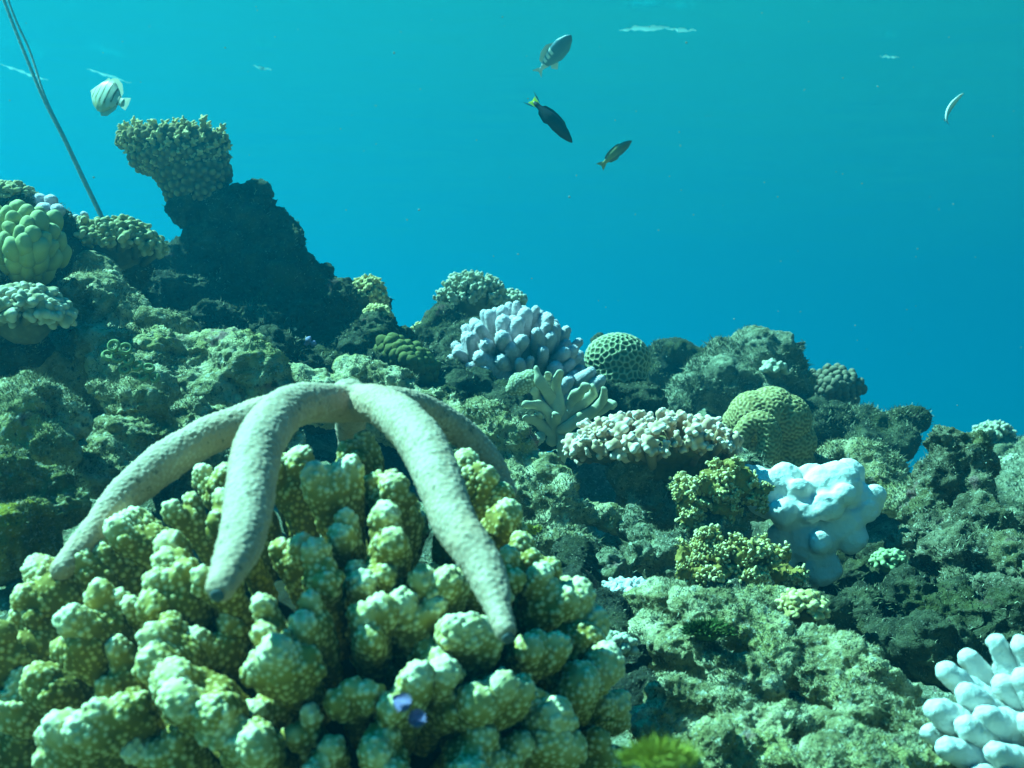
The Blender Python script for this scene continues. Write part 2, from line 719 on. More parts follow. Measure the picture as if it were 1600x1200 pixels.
rock('rock_ridge', 'low jagged rock ridge right behind the left starfish arms',
     [(165, 620, 1.1, 32), (225, 640, 1.1, 42), (290, 655, 1.12, 36), (350, 665, 1.14, 32), (410, 650, 1.16, 30), (240, 700, 1.08, 50), (180, 690, 1.06, 45), (150, 745, 1.02, 45), (330, 720, 1.1, 50), (460, 640, 1.2, 26), (420, 700, 1.14, 45)], M_TURF, 1.1, 5, 1.4)
rock('rock_ridge', 'turf covered rock ridge running from behind the starfish to the finger coral',
     [(565, 585, 1.62, 26), (620, 600, 1.6, 36), (680, 632, 1.57, 36), (740, 655, 1.53, 36), (790, 690, 1.5, 38), (840, 735, 1.48, 38), (620, 660, 1.58, 55), (720, 715, 1.5, 55), (800, 760, 1.46, 50), (880, 790, 1.42, 45), (860, 850, 1.38, 50), (930, 800, 1.42, 34), (500, 620, 1.6, 40)], M_TURF, 1.1, 6, 1.2)
rock('boulder', 'dark rock under the lavender dome coral',
     [(690, 520, 2.2, 38), (740, 560, 2.12, 50), (690, 590, 2.0, 46), (650, 585, 2.05, 40), (790, 645, 1.85, 40), (838, 668, 1.8, 40), (730, 620, 1.9, 36), (830, 590, 2.1, 66), (745, 605, 1.95, 28), (790, 625, 1.92, 30), (715, 585, 2.0, 22), (900, 620, 2.1, 50), (650, 560, 2.1, 30), (990, 640, 2.1, 45)], M_DARK, 0.9, 7, 0.8)
rock('boulder', 'craggy grey rock block standing against the blue water behind the brain coral',
     [(1130, 560, 2.6, 38), (1175, 560, 2.6, 46), (1225, 552, 2.6, 36), (1250, 540, 2.6, 20), (1140, 600, 2.55, 48), (1220, 600, 2.6, 44), (1080, 615, 2.5, 40), (1180, 630, 2.55, 55), (1060, 650, 2.45, 40), (1100, 580, 2.58, 28)], M_GREY, 0.8, 8, 1.0)
rock('boulder', 'small dark rock between the honeycomb coral and the grey rock block',
     [(1035, 552, 2.9, 24), (1065, 548, 2.9, 24), (1085, 565, 2.9, 28), (1030, 590, 2.9, 34), (1075, 600, 2.9, 34), (935, 535, 3.0, 22)], M_DARK, 0.7, 9, 0.8)
rock('boulder', 'low dark rock at the blue drop-off right of the brain coral',
     [(1310, 668, 2.5, 34), (1360, 665, 2.5, 30), (1400, 660, 2.5, 26), (1430, 656, 2.5, 18), (1350, 700, 2.45, 40), (1410, 690, 2.45, 32), (1300, 640, 2.8, 34), (1270, 670, 2.5, 40)], M_DARK, 0.7, 10, 0.8)
rock('boulder', 'pale turf covered rock behind the white lumpy coral',
     [(1320, 715, 1.95, 26), (1365, 725, 1.92, 34), (1395, 760, 1.88, 38), (1420, 800, 1.8, 40), (1340, 770, 1.9, 40), (1260, 740, 1.95, 40)], M_TURF, 0.8, 11, 1.2)
rock('rock_stack', 'tall rugged brown rock stack at the right edge above the white finger coral',
     [(1475, 705, 1.6, 34), (1510, 720, 1.6, 40), (1460, 750, 1.58, 42), (1520, 775, 1.58, 44), (1450, 810, 1.55, 44), (1530, 830, 1.5, 50), (1430, 870, 1.48, 46), (1500, 880, 1.42, 62), (1570, 900, 1.4, 60), (1420, 905, 1.44, 34), (1600, 950, 1.38, 70), (1480, 960, 1.36, 34), (1580, 850, 1.5, 40), (1550, 960, 1.34, 60), (1500, 930, 1.38, 50), (1420, 960, 1.42, 40), (1610, 1010, 1.3, 60)], M_BROWN, 1.25, 12, 1.2)
rock('boulder', 'hollow rock wall coloured dark for the shade in the gap left of the white finger coral',
     [(1450, 1010, 1.2, 40), (1330, 970, 1.3, 55), (1420, 960, 1.32, 45), (1290, 960, 1.25, 40), (1560, 980, 1.25, 60), (1370, 1010, 1.3, 60), (1240, 930, 1.35, 50), (1500, 980, 1.3, 60), (1510, 1020, 1.22, 60), (1400, 1000, 1.4, 60), (1340, 930, 1.5, 60), (1290, 890, 1.55, 45), (1380, 900, 1.55, 50)], M_DARK, 1.2, 13, 0.6)  # dark stone colour stands in for the shade of this cavity
rock('boulder', 'broad sunlit rock with gritty crust below the fuzzy yellow coral',
     [(1060, 960, 1.06, 42), (1120, 975, 1.02, 50), (1180, 985, 1.0, 46), (1215, 1020, 0.98, 38), (1100, 1030, 0.97, 55), (1040, 1010, 1.02, 45), (1150, 1060, 0.95, 50), (1020, 960, 1.1, 36), (1230, 960, 1.1, 40), (1170, 940, 1.12, 36)], M_TURF, 1.0, 14, 1.4)
rock('boulder', 'hump shaped rock with a shaded hollow left of the white finger coral',
     [(1280, 1020, 0.98, 36), (1330, 1035, 0.96, 40), (1375, 1065, 0.94, 34), (1290, 1070, 0.95, 46), (1350, 1100, 0.92, 40), (1240, 1050, 0.97, 36), (1420, 1085, 0.94, 26)], M_TURF, 1.0, 15, 1.4)
rock('boulder', 'cream crusted rock at the bottom beside the white finger coral',
     [(1340, 1105, 0.85, 36), (1390, 1110, 0.84, 34), (1430, 1140, 0.82, 30), (1300, 1140, 0.84, 44), (1380, 1180, 0.8, 50), (1440, 1200, 0.8, 40), (1330, 1220, 0.78, 60)], M_TURF, 1.0, 16, 1.4)
rock('boulder', 'shaggy turf rock along the bottom right of the foreground coral',
     [(1080, 1110, 0.86, 50), (1150, 1125, 0.84, 50), (1220, 1140, 0.83, 42), (1130, 1180, 0.8, 55), (1220, 1190, 0.8, 50), (1050, 1150, 0.84, 45), (1270, 1210, 0.78, 40), (1040, 1080, 0.92, 40)], M_TURF, 1.1, 17, 1.6)
rock('boulder', 'knobbly rock below the pink plate coral and left of the fuzzy coral',
     [(985, 830, 1.4, 30), (1010, 850, 1.36, 34), (1000, 880, 1.3, 28), (960, 900, 1.26, 36), (1050, 870, 1.34, 50), (1000, 760, 1.5, 45), (1080, 740, 1.52, 50), (1050, 790, 1.48, 50), (1120, 840, 1.42, 60), (1130, 948, 1.27, 36), (1170, 760, 1.6, 50)], M_GREY, 1.0, 18, 1.1)
rock('boulder', 'rock coloured dark for the shade in the gap between the foreground coral and the pink plate coral',
     [(910, 880, 1.28, 42), (890, 930, 1.15, 45), (950, 960, 1.1, 36), (985, 1030, 0.98, 34), (1000, 1100, 0.9, 40), (940, 1000, 1.0, 36), (840, 900, 1.2, 50)], M_CAVE_SHADE, 0.9, 19, 0.2)
rock('boulder', 'dark rock carrying the yellow and olive corals at the far left',
     [(30, 330, 1.5, 36), (70, 360, 1.52, 46), (0, 400, 1.45, 60), (140, 400, 1.55, 36), (200, 415, 1.6, 34), (100, 420, 1.5, 45), (-20, 470, 1.35, 60), (40, 540, 1.3, 46), (-20, 560, 1.3, 60), (10, 545, 1.38, 60), (100, 470, 1.5, 50), (120, 520, 1.5, 50)], M_DARK, 0.8, 20, 0.8)
rock('boulder', 'blue tinted rock at the right edge under the pale cushion corals',
     [(1560, 715, 3.0, 34), (1600, 730, 3.0, 50), (1540, 730, 3.0, 24), (1590, 800, 2.4, 60), (1630, 760, 2.6, 60)], M_GREY, 0.8, 21, 0.8)


# ---------------------------------------------------------------- sea bed: one sheet from below the camera to far out in the haze
def build_seabed():
    T = np.array(TERRAIN)
    extra = [(0, 0, -0.40), (-0.5, 0.0, -0.35), (0.5, 0.0, -0.40), (0, -1, -0.5), (-2, 1, -0.1), (-2, 2.5, 0.1), (2, 1, -0.4), (3, 2, -0.9), (0, 0.75, -0.36), (-0.25, 0.45, -0.3), (-0.4, 0.6, -0.26), (-0.6, 0.8, -0.22), (-0.15, 0.6, -0.3), (-0.35, 0.75, -0.22), (-0.3, 1.0, -0.15),
             (-3, 4, -0.4), (0, 4.2, -0.7), (2, 4.0, -0.8), (4, 5, -1.6), (-5, 6, -1.2), (0, 7, -1.8), (-8, 2, -0.8), (8, 2, -2), (0, -6, -1.2), (1.7, 3.2, -0.35), (-0.6, 2.9, 0.0)]
    T = np.concatenate([T, np.array(extra, float)])
    na, nr = 380, 460
    ang = np.linspace(-math.pi, math.pi, na)
    ang = np.sign(ang) * np.abs(ang / math.pi) ** 1.9 * math.pi
    rad = 0.12 * (40 / 0.12) ** np.linspace(0, 1, nr)
    A, R_ = np.meshgrid(ang, rad)
    X, Y = (np.sin(A) * R_).ravel(), (np.cos(A) * R_).ravel()
    d2 = (X[:, None] - T[:, 0]) ** 2 + (Y[:, None] - T[:, 1]) ** 2 + 0.004
    w = d2 ** -1.6 * np.exp(-np.clip(T[:, 2], -0.25, 0.5) / 0.14)
    Z = (w * T[:, 2]).sum(1) / w.sum(1)
    r = R_.ravel()
    k = np.clip((r - 4) / 5, 0, 1)
    Z = Z * (1 - k) + (-2.2 - 0.05 * r) * k
    P = np.stack([X, Y, Z], 1)
    u = np.clip(r, 0.4, 6)
    P[:, 2] += (0.05 * fbm(P, 6, 4, seed=31) - 0.04 * fbm(P, 13, 5, 0.65, 32, 'billow') + 0.012 * fbm(P, 40, 3, 0.6, 33, 'ridge')) * np.clip(u, 0.4, 2.0)
    F = []
    for i in range(nr - 1):
        for j in range(na - 1):
            F.append((i * na + j, i * na + j + 1, (i + 1) * na + j + 1, (i + 1) * na + j))
    F.append(tuple(range(na - 1)))
    me = new_mesh('seabed', P, F)
    smooth_shade(me)
    o = put('seabed', me, mat=M_GREY)
    o['kind'] = 'structure'
    o['label'] = 'dark reef floor between the rocks'


build_seabed()


# ---------------------------------------------------------------- turf: short algae fuzz on the rocks
def build_turf():
    rng = np.random.default_rng(5)
    V, F, T = [], [], []
    n0 = 0
    for me, org, wt, u in ROCK_MESHES:
        v, n = mesh_np(me)
        p = v + org
        view = (p * n).sum(1) / np.linalg.norm(p, axis=1)
        pa = fbm(p, 1 / (50 * u), 2, seed=77)
        ok = np.where((view < 0.35) & (n[:, 2] > -0.35) & (pa > -0.18))[0]
        k = int(min(len(ok), 4200 * wt))
        ix = rng.choice(ok, k, replace=False)
        P, N = p[ix], n[ix]
        L = rng.uniform(2.5, 8.5, k) * u * (0.5 + np.clip(pa[ix] + 0.35, 0, 1))
        dr = N + rng.normal(0, 0.55, (k, 3)) + np.array([0.25, 0, 0.35])
        dr /= np.linalg.norm(dr, axis=1)[:, None]
        sd = np.cross(dr, rng.normal(0, 1, (k, 3)))
        sd /= np.linalg.norm(sd, axis=1)[:, None]
        wd = (rng.uniform(0.5, 1.1, k) * u)[:, None]
        a = P - N * u
        bend = a + dr * (L * 0.55)[:, None]
        tip = a + dr * L[:, None] + rng.normal(0, 0.25, (k, 3)) * L[:, None]
        quad = np.stack([a - sd * wd, a + sd * wd, bend + sd * wd * 0.7, bend - sd * wd * 0.7, tip], 1).reshape(-1, 3)
        V.append(quad)
        i = n0 + np.arange(k) * 5
        F += list(zip(i, i + 1, i + 2, i + 3)) + list(zip(i + 3, i + 2, i + 4))
        T.append(np.repeat(rng.uniform(0, 1, k), 5))
        n0 += 5 * k
    me = new_mesh('algae_turf', np.concatenate(V), [tuple(int(q) for q in f) for f in F])
    attr(me, 'shade', np.concatenate(T))
    m = mat_surface('turf_fuzz', [(0.1, (0.07, 0.08, 0.035)), (0.5, (0.20, 0.20, 0.11)), (0.9, (0.38, 0.37, 0.26))], 12, 'shade', 0.8, bump=0)
    o = put('algae_turf', me, mat=m)
    o['kind'] = 'stuff'
    o['label'] = 'short tan and green algae fuzz on the sunlit rocks'


build_turf()


# ---------------------------------------------------------------- coral branches
def bumps(me, spacing, radius, height, rng, extra_tip=None):
    """Raise well spaced little domes; returns 0..1 how high each vertex sits on its dome."""
    v, n = mesh_np(me)
    seeds = scatter_seeds(v, spacing, rng)
    d1, d2, idx = near2(v, seeds)
    hs = rng.uniform(0.7, 1.25, len(seeds))[idx]
    h = np.clip(1 - (d1 / radius) ** 2, 0, 1) * hs
    set_co(me, v + n * (h * height)[:, None])
    return np.clip(h, 0, 1)


def club(L, r, rng, voxel, lobes=4):
    """Fat branch growing along +Z: its tip is near the origin, its root at -L."""
    s = Shape()
    fl = rng.uniform(0.6, 0.9)
    s.tube([[0, 0, -L], [0, 0, -L * 0.6], [0, 0, -r * 1.6]], [r * 0.5, r * 0.62, r * 0.72], 14)
    nsub = max(2, lobes - 1)
    a0 = rng.uniform(0, 6.28)
    for i in range(nsub):
        # fused stubby sub-branches side by side, each with its own tip height
        off = (i / (nsub - 1) - 0.5) * 1.15 * r
        y = rng.uniform(-0.35, 0.35) * r * fl
        zt = -rng.uniform(0.0, 0.75) * r
        rr = r * rng.uniform(0.46, 0.62)
        s.tube([[off * 0.45, y * 0.4, -r * 2.2], [off * 0.8, y * 0.8, zt - r], [off, y, zt - rr * 0.8]], [rr * 0.9, rr * 1.05, rr * 0.86], 14)
        for j in range(2):
            q = rng.normal(0, 1, 3)
            q[2] = -abs(q[2])
            q /= np.linalg.norm(q)
            s.ball(np.array([off, y, zt - rr * 1.1]) + q * rr * 0.75, rr * rng.uniform(0.4, 0.6), axis=[q[0], q[1], 0.8], long=1.3, base=ICO2)
    me = remesh(s, voxel, 'branch')
    relax(me, 4)
    v, n = mesh_np(me)
    set_co(me, v + n * (fbm(v + rng.uniform(0, 9, 3), 55, 2) * r * 0.14)[:, None])
    v, n = mesh_np(me)
    seeds = scatter_seeds(v, 0.0033, rng)
    seeds = seeds[rng.uniform(0, 1, len(seeds)) > 0.12]
    d1, d2, idx = near2(v, seeds)
    sz = rng.uniform(0.45, 1.3, len(seeds))[idx]
    up = np.clip((v[:, 2] + r * 1.5) / (r * 1.5), 0, 1)
    rad = 0.0020 * sz
    b = np.clip(1 - (d1 / rad) ** 2, 0, 1)
    set_co(me, v + n * (np.sqrt(b) * 0.0015 * sz * (0.6 + 0.4 * up))[:, None])
    dot = np.clip((b - 0.25) / 0.5, 0, 1)
    z = np.clip((v[:, 2] + L) / L, 0, 1)
    top = np.clip((up - 0.2) / 0.75, 0, 1)
    soft = 0.5 + 0.5 * fbm(v, 120, 2, seed=2)
    attr(me, 'tip', np.clip(0.10 + 0.16 * z + 0.55 * dot * (0.5 + 0.5 * z) * (1 - 0.45 * top) + 0.72 * top * (0.7 + 0.6 * (soft - 0.5)), 0, 1))
    smooth_shade(me)
    return me


def finger(L, r0, r1, rng, seg=16, rings=22, spacing=0.0, brad=0.0, bh=0.0, bend=0.12, tip_pow=1.0, blunt=1.0):
    """Tapered round-tipped finger: tip at the origin, root at -L."""
    t = np.linspace(0, 1, rings)
    a, b = rng.normal(0, bend, 2) * L
    prof = r0 + (r1 - r0) * t ** blunt
    prof = prof * (1 + 0.10 * np.sin(t * rng.uniform(5, 9) + rng.uniform(0, 6)))
    path = np.stack([a * (1 - t) ** 2, b * (1 - t) ** 2, -L + (L - r1) * t], 1)
    v, f = loft(path, prof, seg, True, True, capn=7)
    me = new_mesh('branch', v, f)
    bb = 0
    if spacing:
        bb = bumps(me, spacing, brad, bh, rng)
    v, n = mesh_np(me)
    z = np.clip((v[:, 2] + L) / L, 0, 1)
    attr(me, 'tip', np.clip(z ** tip_pow * 0.85 + 0.15 * bb, 0, 1))
    smooth_shade(me)
    return me


def knobby(L, r, rk, nk, rng, voxel, spread=0.9, grain=0.0, lo=0.35):
    """Stubby branchlet that carries several round knobs: tip at the origin, root at -L."""
    s = Shape()
    s.tube([[0, 0, -L], [0, 0, -L * 0.5], [0, 0, -rk]], [r * 0.8, r, r * 0.9], 10)
    s.ball([0, 0, -rk], rk * 1.15, base=ICO2)
    for i in range(nk):
        a = i * 2.4 + rng.uniform(-0.4, 0.4)
        z = -L * rng.uniform(0.1, 1 - lo)
        q = np.array([math.cos(a), math.sin(a), 0.55])
        c = np.array([0, 0, z]) + q * r * rng.uniform(0.7, 1.0) * spread
        s.ball(c + q * rk * 0.35, rk * rng.uniform(0.75, 1.1), axis=q, long=1.45, base=ICO2)
    me = remesh(s, voxel, 'branch')
    relax(me, 2)
    v, n = mesh_np(me)
    if grain:
        g = fbm(v + rng.uniform(0, 9, 3), 1.0 / grain, 2)
        set_co(me, v + n * (g * grain * 0.25)[:, None])
        v, n = mesh_np(me)
    z = np.clip((v[:, 2] + L) / L, 0, 1)
    ra = np.linalg.norm(v[:, :2], axis=1) / (r * spread + rk)
    attr(me, 'tip', np.clip(0.65 * z + 0.5 * np.clip(ra, 0, 1) ** 2 - 0.08, 0, 1))
    smooth_shade(me)
    return me


def quat_to(axis, twist):
    q = Vector(axis).normalized().to_track_quat('Z', 'Y')
    return q @ Matrix.Rotation(twist, 3, 'Z').to_quaternion()


def grow(root, protos, spots, rng, mat, name='branch', jitter=0.18, tilt=0.14):
    """Plant branches (shared meshes) so that their tips land on the given spots of the colony."""
    for i, (p, ax) in enumerate(spots):
        me = protos[int(rng.integers(len(protos)))]
        ax = np.asarray(ax, float) / np.linalg.norm(ax)
        ax = ax + rng.normal(0, tilt, 3)
        sc = rng.uniform(1 - jitter, 1 + jitter)
        put(name, me, root, mat if not me.materials else None, Vector(p), quat_to(ax, rng.uniform(0, 6.28)), (sc, sc, sc))


def dome_spots(n, rx, ry, rz, rng, zmin=-0.1, up=0.25, jit=0.05, front_only=None):
    """Evenly spread points on the top of an ellipsoid, axis outwards and a little up."""
    out = []
    N = n
    k = 0
    total = int(n / ((1 - zmin) / 2)) + 1
    for i in range(total):
        z = 1 - 2 * (i + 0.5) / total
        if z < zmin:
            break
        a = i * 2.39996
        q = np.array([math.cos(a) * math.sqrt(1 - z * z), math.sin(a) * math.sqrt(1 - z * z), z])
        if front_only is not None and q[1] > front_only:
            continue
        q = q + rng.normal(0, jit, 3)
        out.append((q * np.array([rx, ry, rz]), q / np.array([rx, ry, rz]) * min(rx, ry, rz) + np.array([0, 0, up])))
    return out


def lump(shape_blobs, org, voxel, smooth=4):
    s = Shape()
    for px, py, d, r, *k in shape_blobs:
        rr = r * d / FPX
        sc = np.array(k[0]) if k else np.ones(3)
        s.ball(np3(W(px, py, d)) - org, rr * sc)
    me = remesh(s, voxel, 'lump')
    relax(me, smooth)
    smooth_shade(me)
    return me


def px(n, d):
    return n * d / FPX


# coral colours (growing tips are paler than the stems)
M_OLIVE = mat_surface('olive_coral', [(0.0, (0.08, 0.055, 0.010)), (0.28, (0.20, 0.14, 0.024)), (0.46, (0.38, 0.275, 0.065)), (0.70, (0.68, 0.57, 0.30)), (1.0, (0.90, 0.83, 0.62))], 40, 'tip', 0.85, bump=0.25, bump_scale=700, bump_dist=0.0008)
M_CORE_SHADE = mat_surface('core_gap_shade', [(0.2, (0.008, 0.008, 0.004)), (0.6, (0.018, 0.017, 0.006)), (0.9, (0.035, 0.03, 0.012))], 60, bump=0.5)  # near black: paints the shade in the gaps between the branches
M_LAV = mat_surface('lavender_coral', [(0.0, (0.14, 0.11, 0.08)), (0.40, (0.36, 0.30, 0.29)), (0.62, (0.60, 0.51, 0.55)), (0.88, (0.78, 0.69, 0.76)), (1.0, (0.86, 0.79, 0.84))], 30, 'tip', 0.85, bump=0.9, bump_scale=320, bump_dist=0.004)
M_OLIVE2 = mat_surface('olive_bead_coral', [(0.0, (0.05, 0.04, 0.012)), (0.45, (0.15, 0.125, 0.04)), (0.75, (0.34, 0.30, 0.13)), (1.0, (0.52, 0.48, 0.30))], 40, 'tip', 0.88, bump=0.3, bump_scale=500, bump_dist=0.001)
M_CREAM = mat_surface('cream_coral', [(0.0, (0.09, 0.07, 0.03)), (0.45, (0.24, 0.19, 0.09)), (0.75, (0.46, 0.41, 0.26)), (1.0, (0.62, 0.58, 0.46))], 40, 'tip', 0.88, bump=0.3, bump_scale=500, bump_dist=0.001)
M_PINK = mat_surface('pink_coral', [(0.0, (0.16, 0.10, 0.05)), (0.40, (0.38, 0.22, 0.11)), (0.66, (0.66, 0.42, 0.29)), (0.86, (0.86, 0.66, 0.56)), (1.0, (0.88, 0.75, 0.68))], 30, 'tip', 0.88, bump=0.3, bump_scale=500, bump_dist=0.001)
M_TAN = mat_surface('tan_coral', [(0.0, (0.07, 0.06, 0.025)), (0.4, (0.20, 0.15, 0.06)), (0.7, (0.46, 0.35, 0.13)), (1.0, (0.84, 0.70, 0.36))], 40, 'tip', 0.85, bump=0.3, bump_scale=500, bump_dist=0.001)
M_MINT = mat_surface('pale_coral', [(0.0, (0.09, 0.085, 0.04)), (0.45, (0.24, 0.23, 0.13)), (0.72, (0.42, 0.41, 0.29)), (1.0, (0.60, 0.59, 0.48))], 40, 'tip', 0.85, bump=0.3, bump_scale=500, bump_dist=0.001)
M_WHITE = mat_surface('bleached_coral', [(0.0, (0.50, 0.50, 0.46)), (0.4, (0.64, 0.64, 0.62)), (1.0, (0.72, 0.72, 0.71))], 14, 'tip', 0.5, bump=0.6, bump_scale=240, bump_dist=0.003, spots=[(60, 0.60, 0.76, (0.50, 0.46, 0.36))])
M_GREEN = mat_surface('green_coral', [(0.0, (0.10, 0.13, 0.05)), (0.5, (0.24, 0.30, 0.13)), (1.0, (0.42, 0.50, 0.28))], 40, 'tip', 0.8, bump=0.3, bump_scale=400, bump_dist=0.001)
M_PEBBLE = mat_surface('pebble_coral_skin', [(0.0, (0.06, 0.05, 0.03)), (0.5, (0.15, 0.125, 0.08)), (1.0, (0.27, 0.23, 0.16))], 40, 'tip', 0.8, bump=0.3)
M_CRUST = mat_surface('olive_crust', [(0.0, (0.05, 0.05, 0.012)), (0.5, (0.11, 0.11, 0.03)), (1.0, (0.18, 0.18, 0.06))], 40, 'tip', 0.7, bump=0.3)
M_YELLOW = mat_surface('yellow_coral', [(0.0, (0.14, 0.13, 0.03)), (0.5, (0.32, 0.32, 0.11)), (1.0, (0.48, 0.48, 0.26))], 30, 'tip', 0.7, bump=0.25, bump_scale=300, bump_dist=0.001)
M_BASE = rock_mat('coral_stem', (0.05, 0.045, 0.02), (0.11, 0.10, 0.05), (0.2, 0.17, 0.09), (0.14, 0.12, 0.04), 0.68)


def stem(root, shape_fn, voxel, mat=None, amp=0.004, scale=60, name='base', seed=0):
    s = Shape()
    shape_fn(s)
    me = remesh(s, voxel, name)
    relax(me, 4)
    v, n = mesh_np(me)
    set_co(me, v + n * (fbm(v + seed, scale, 4, 0.55, seed) * amp)[:, None])
    attr(me, 'tip', np.full(len(v), 0.12) + 0.25 * np.clip(fbm(v + seed, scale * 2, 2, seed=seed + 1), 0, 1))
    smooth_shade(me)
    return put(name, me, root, mat or M_BASE)


# ---------------------------------------------------------------- the big coral in front, under the starfish
FC = np3(W(530, 1165, 0.80))
FR = 0.205


def on_dome(px_, py_, lift=0.0):
    """Where the ray through this spot meets the dome of the front coral (or passes nearest to it)"""
    d = np3(W(px_, py_, 1.0))
    d /= np.linalg.norm(d)
    R_ = FR + lift
    b = d @ FC
    disc = b * b - (FC @ FC - R_ * R_)
    t = b - math.sqrt(disc) if disc > 0 else b
    return d * t


def build_front_coral():
    rng = np.random.default_rng(11)
    root = thing('cauliflower_coral', Vector(FC) - Vector((0, 0, 0.12)), 'big olive coral of fat knobbly branches draped with the starfish', 'coral')
    org = np3(root.location)
    stem(root, lambda s: s.ball(FC - org + np.array([0, 0.015, -0.01]), 0.142, base=ICO4).ball(FC - org + np.array([0, 0.03, -0.12]), 0.13), 0.004, amp=0.012, scale=40, seed=3, mat=M_CORE_SHADE)
    heads = [  # px, py, radius px, lift (m), lobes
        (55, 905, 42, .004, 3), (120, 890, 42, .006, 4), (160, 865, 36, .0, 4), (215, 825, 42, .0, 4), (262, 865, 36, .004, 3), (255, 905, 44, .008, 5), (130, 955, 42, .006, 3), (100, 1005, 42, .008, 4), (240, 1000, 46, .010, 4), (10, 985, 46, .004, 4),
        (35, 1080, 52, .008, 4), (160, 1120, 46, .014, 4), (90, 1165, 56, .014, 5), (300, 1080, 54, .016, 4), (365, 1150, 50, .010, 5), (440, 1030, 48, .014, 4), (412, 965, 30, .012, 2), (487, 960, 33, .008, 2), (497, 885, 36, .0, 4),
        (335, 745, 34, 0, 4), (285, 790, 26, -.004, 3), (345, 790, 30, .0, 3), (335, 900, 32, .004, 3), (380, 740, 28, -.006, 3), (450, 730, 34, -.004, 4), (520, 755, 42, .0, 4), (565, 705, 40, -.002, 5), (605, 750, 38, .0, 4), (612, 825, 36, .010, 3), (600, 875, 34, -.004, 4),
        (690, 905, 42, .0, 4), (655, 960, 40, -.008, 4), (725, 725, 34, 0, 4), (760, 750, 36, .0, 4), (790, 795, 34, -.002, 4), (840, 860, 40, .0, 4), (800, 880, 28, .0, 3), (575, 965, 36, -.002, 4), (550, 1075, 34, .0, 4), (635, 1085, 38, .006, 4),
        (735, 990, 44, .0, 5), (690, 1030, 40, -.006, 4), (780, 1075, 48, .004, 4), (700, 1085, 40, -.010, 4), (860, 925, 40, .0, 4), (910, 960, 48, -.004, 5), (930, 1055, 56, -.004, 5), (845, 1010, 40, -.006, 4), (860, 1140, 52, .0, 5), (740, 1175, 42, .0, 4), (600, 1175, 40, .0, 4),
        (475, 1135, 30, -.008, 3), (960, 1110, 40, -.008, 4), (500, 1190, 40, -.006, 4), (245, 1175, 44, -.01, 4), (-30, 1150, 56, .006, 4), (-45, 1030, 50, .0, 4), (960, 1180, 44, -.004, 4), (455, 850, 34, -.012, 3), (540, 830, 34, -.014, 4), (560, 905, 34, -.016, 4), (415, 1090, 34, -.014, 3),
        (200, 945, 32, -.012, 3), (640, 790, 30, -.014, 3), (760, 930, 34, -.014, 4), (330, 990, 36, -.016, 3), (170, 1040, 36, -.014, 3), (800, 1180, 40, -.004, 4)]
    for i in range(20):
        a_, q_ = i * 2.4, math.sqrt((i + .5) / 20)
        heads.append((500 + math.cos(a_) * q_ * 430, 960 + math.sin(a_) * q_ * 220, 30, -.045, 3))
    for (x, y, r, lift, lobes) in heads:
        p = on_dome(x, y, lift)
        d = float(p @ np3(FWD))
        rr = px(r, d)
        ax = (p - FC) / np.linalg.norm(p - FC)
        ax = ax + np.array([-0.15, 0.0, 0.3])
        ax /= np.linalg.norm(ax)
        L = 0.08
        me = club(L, rr * rng.uniform(1.08, 1.36), rng, 0.00115, lobes)
        # the head's middle lands on the spot
        put('branch', me, root, M_OLIVE, Vector(p - org + ax * rr * 0.9), quat_to(ax, rng.uniform(0, 6.28)))


build_front_coral()


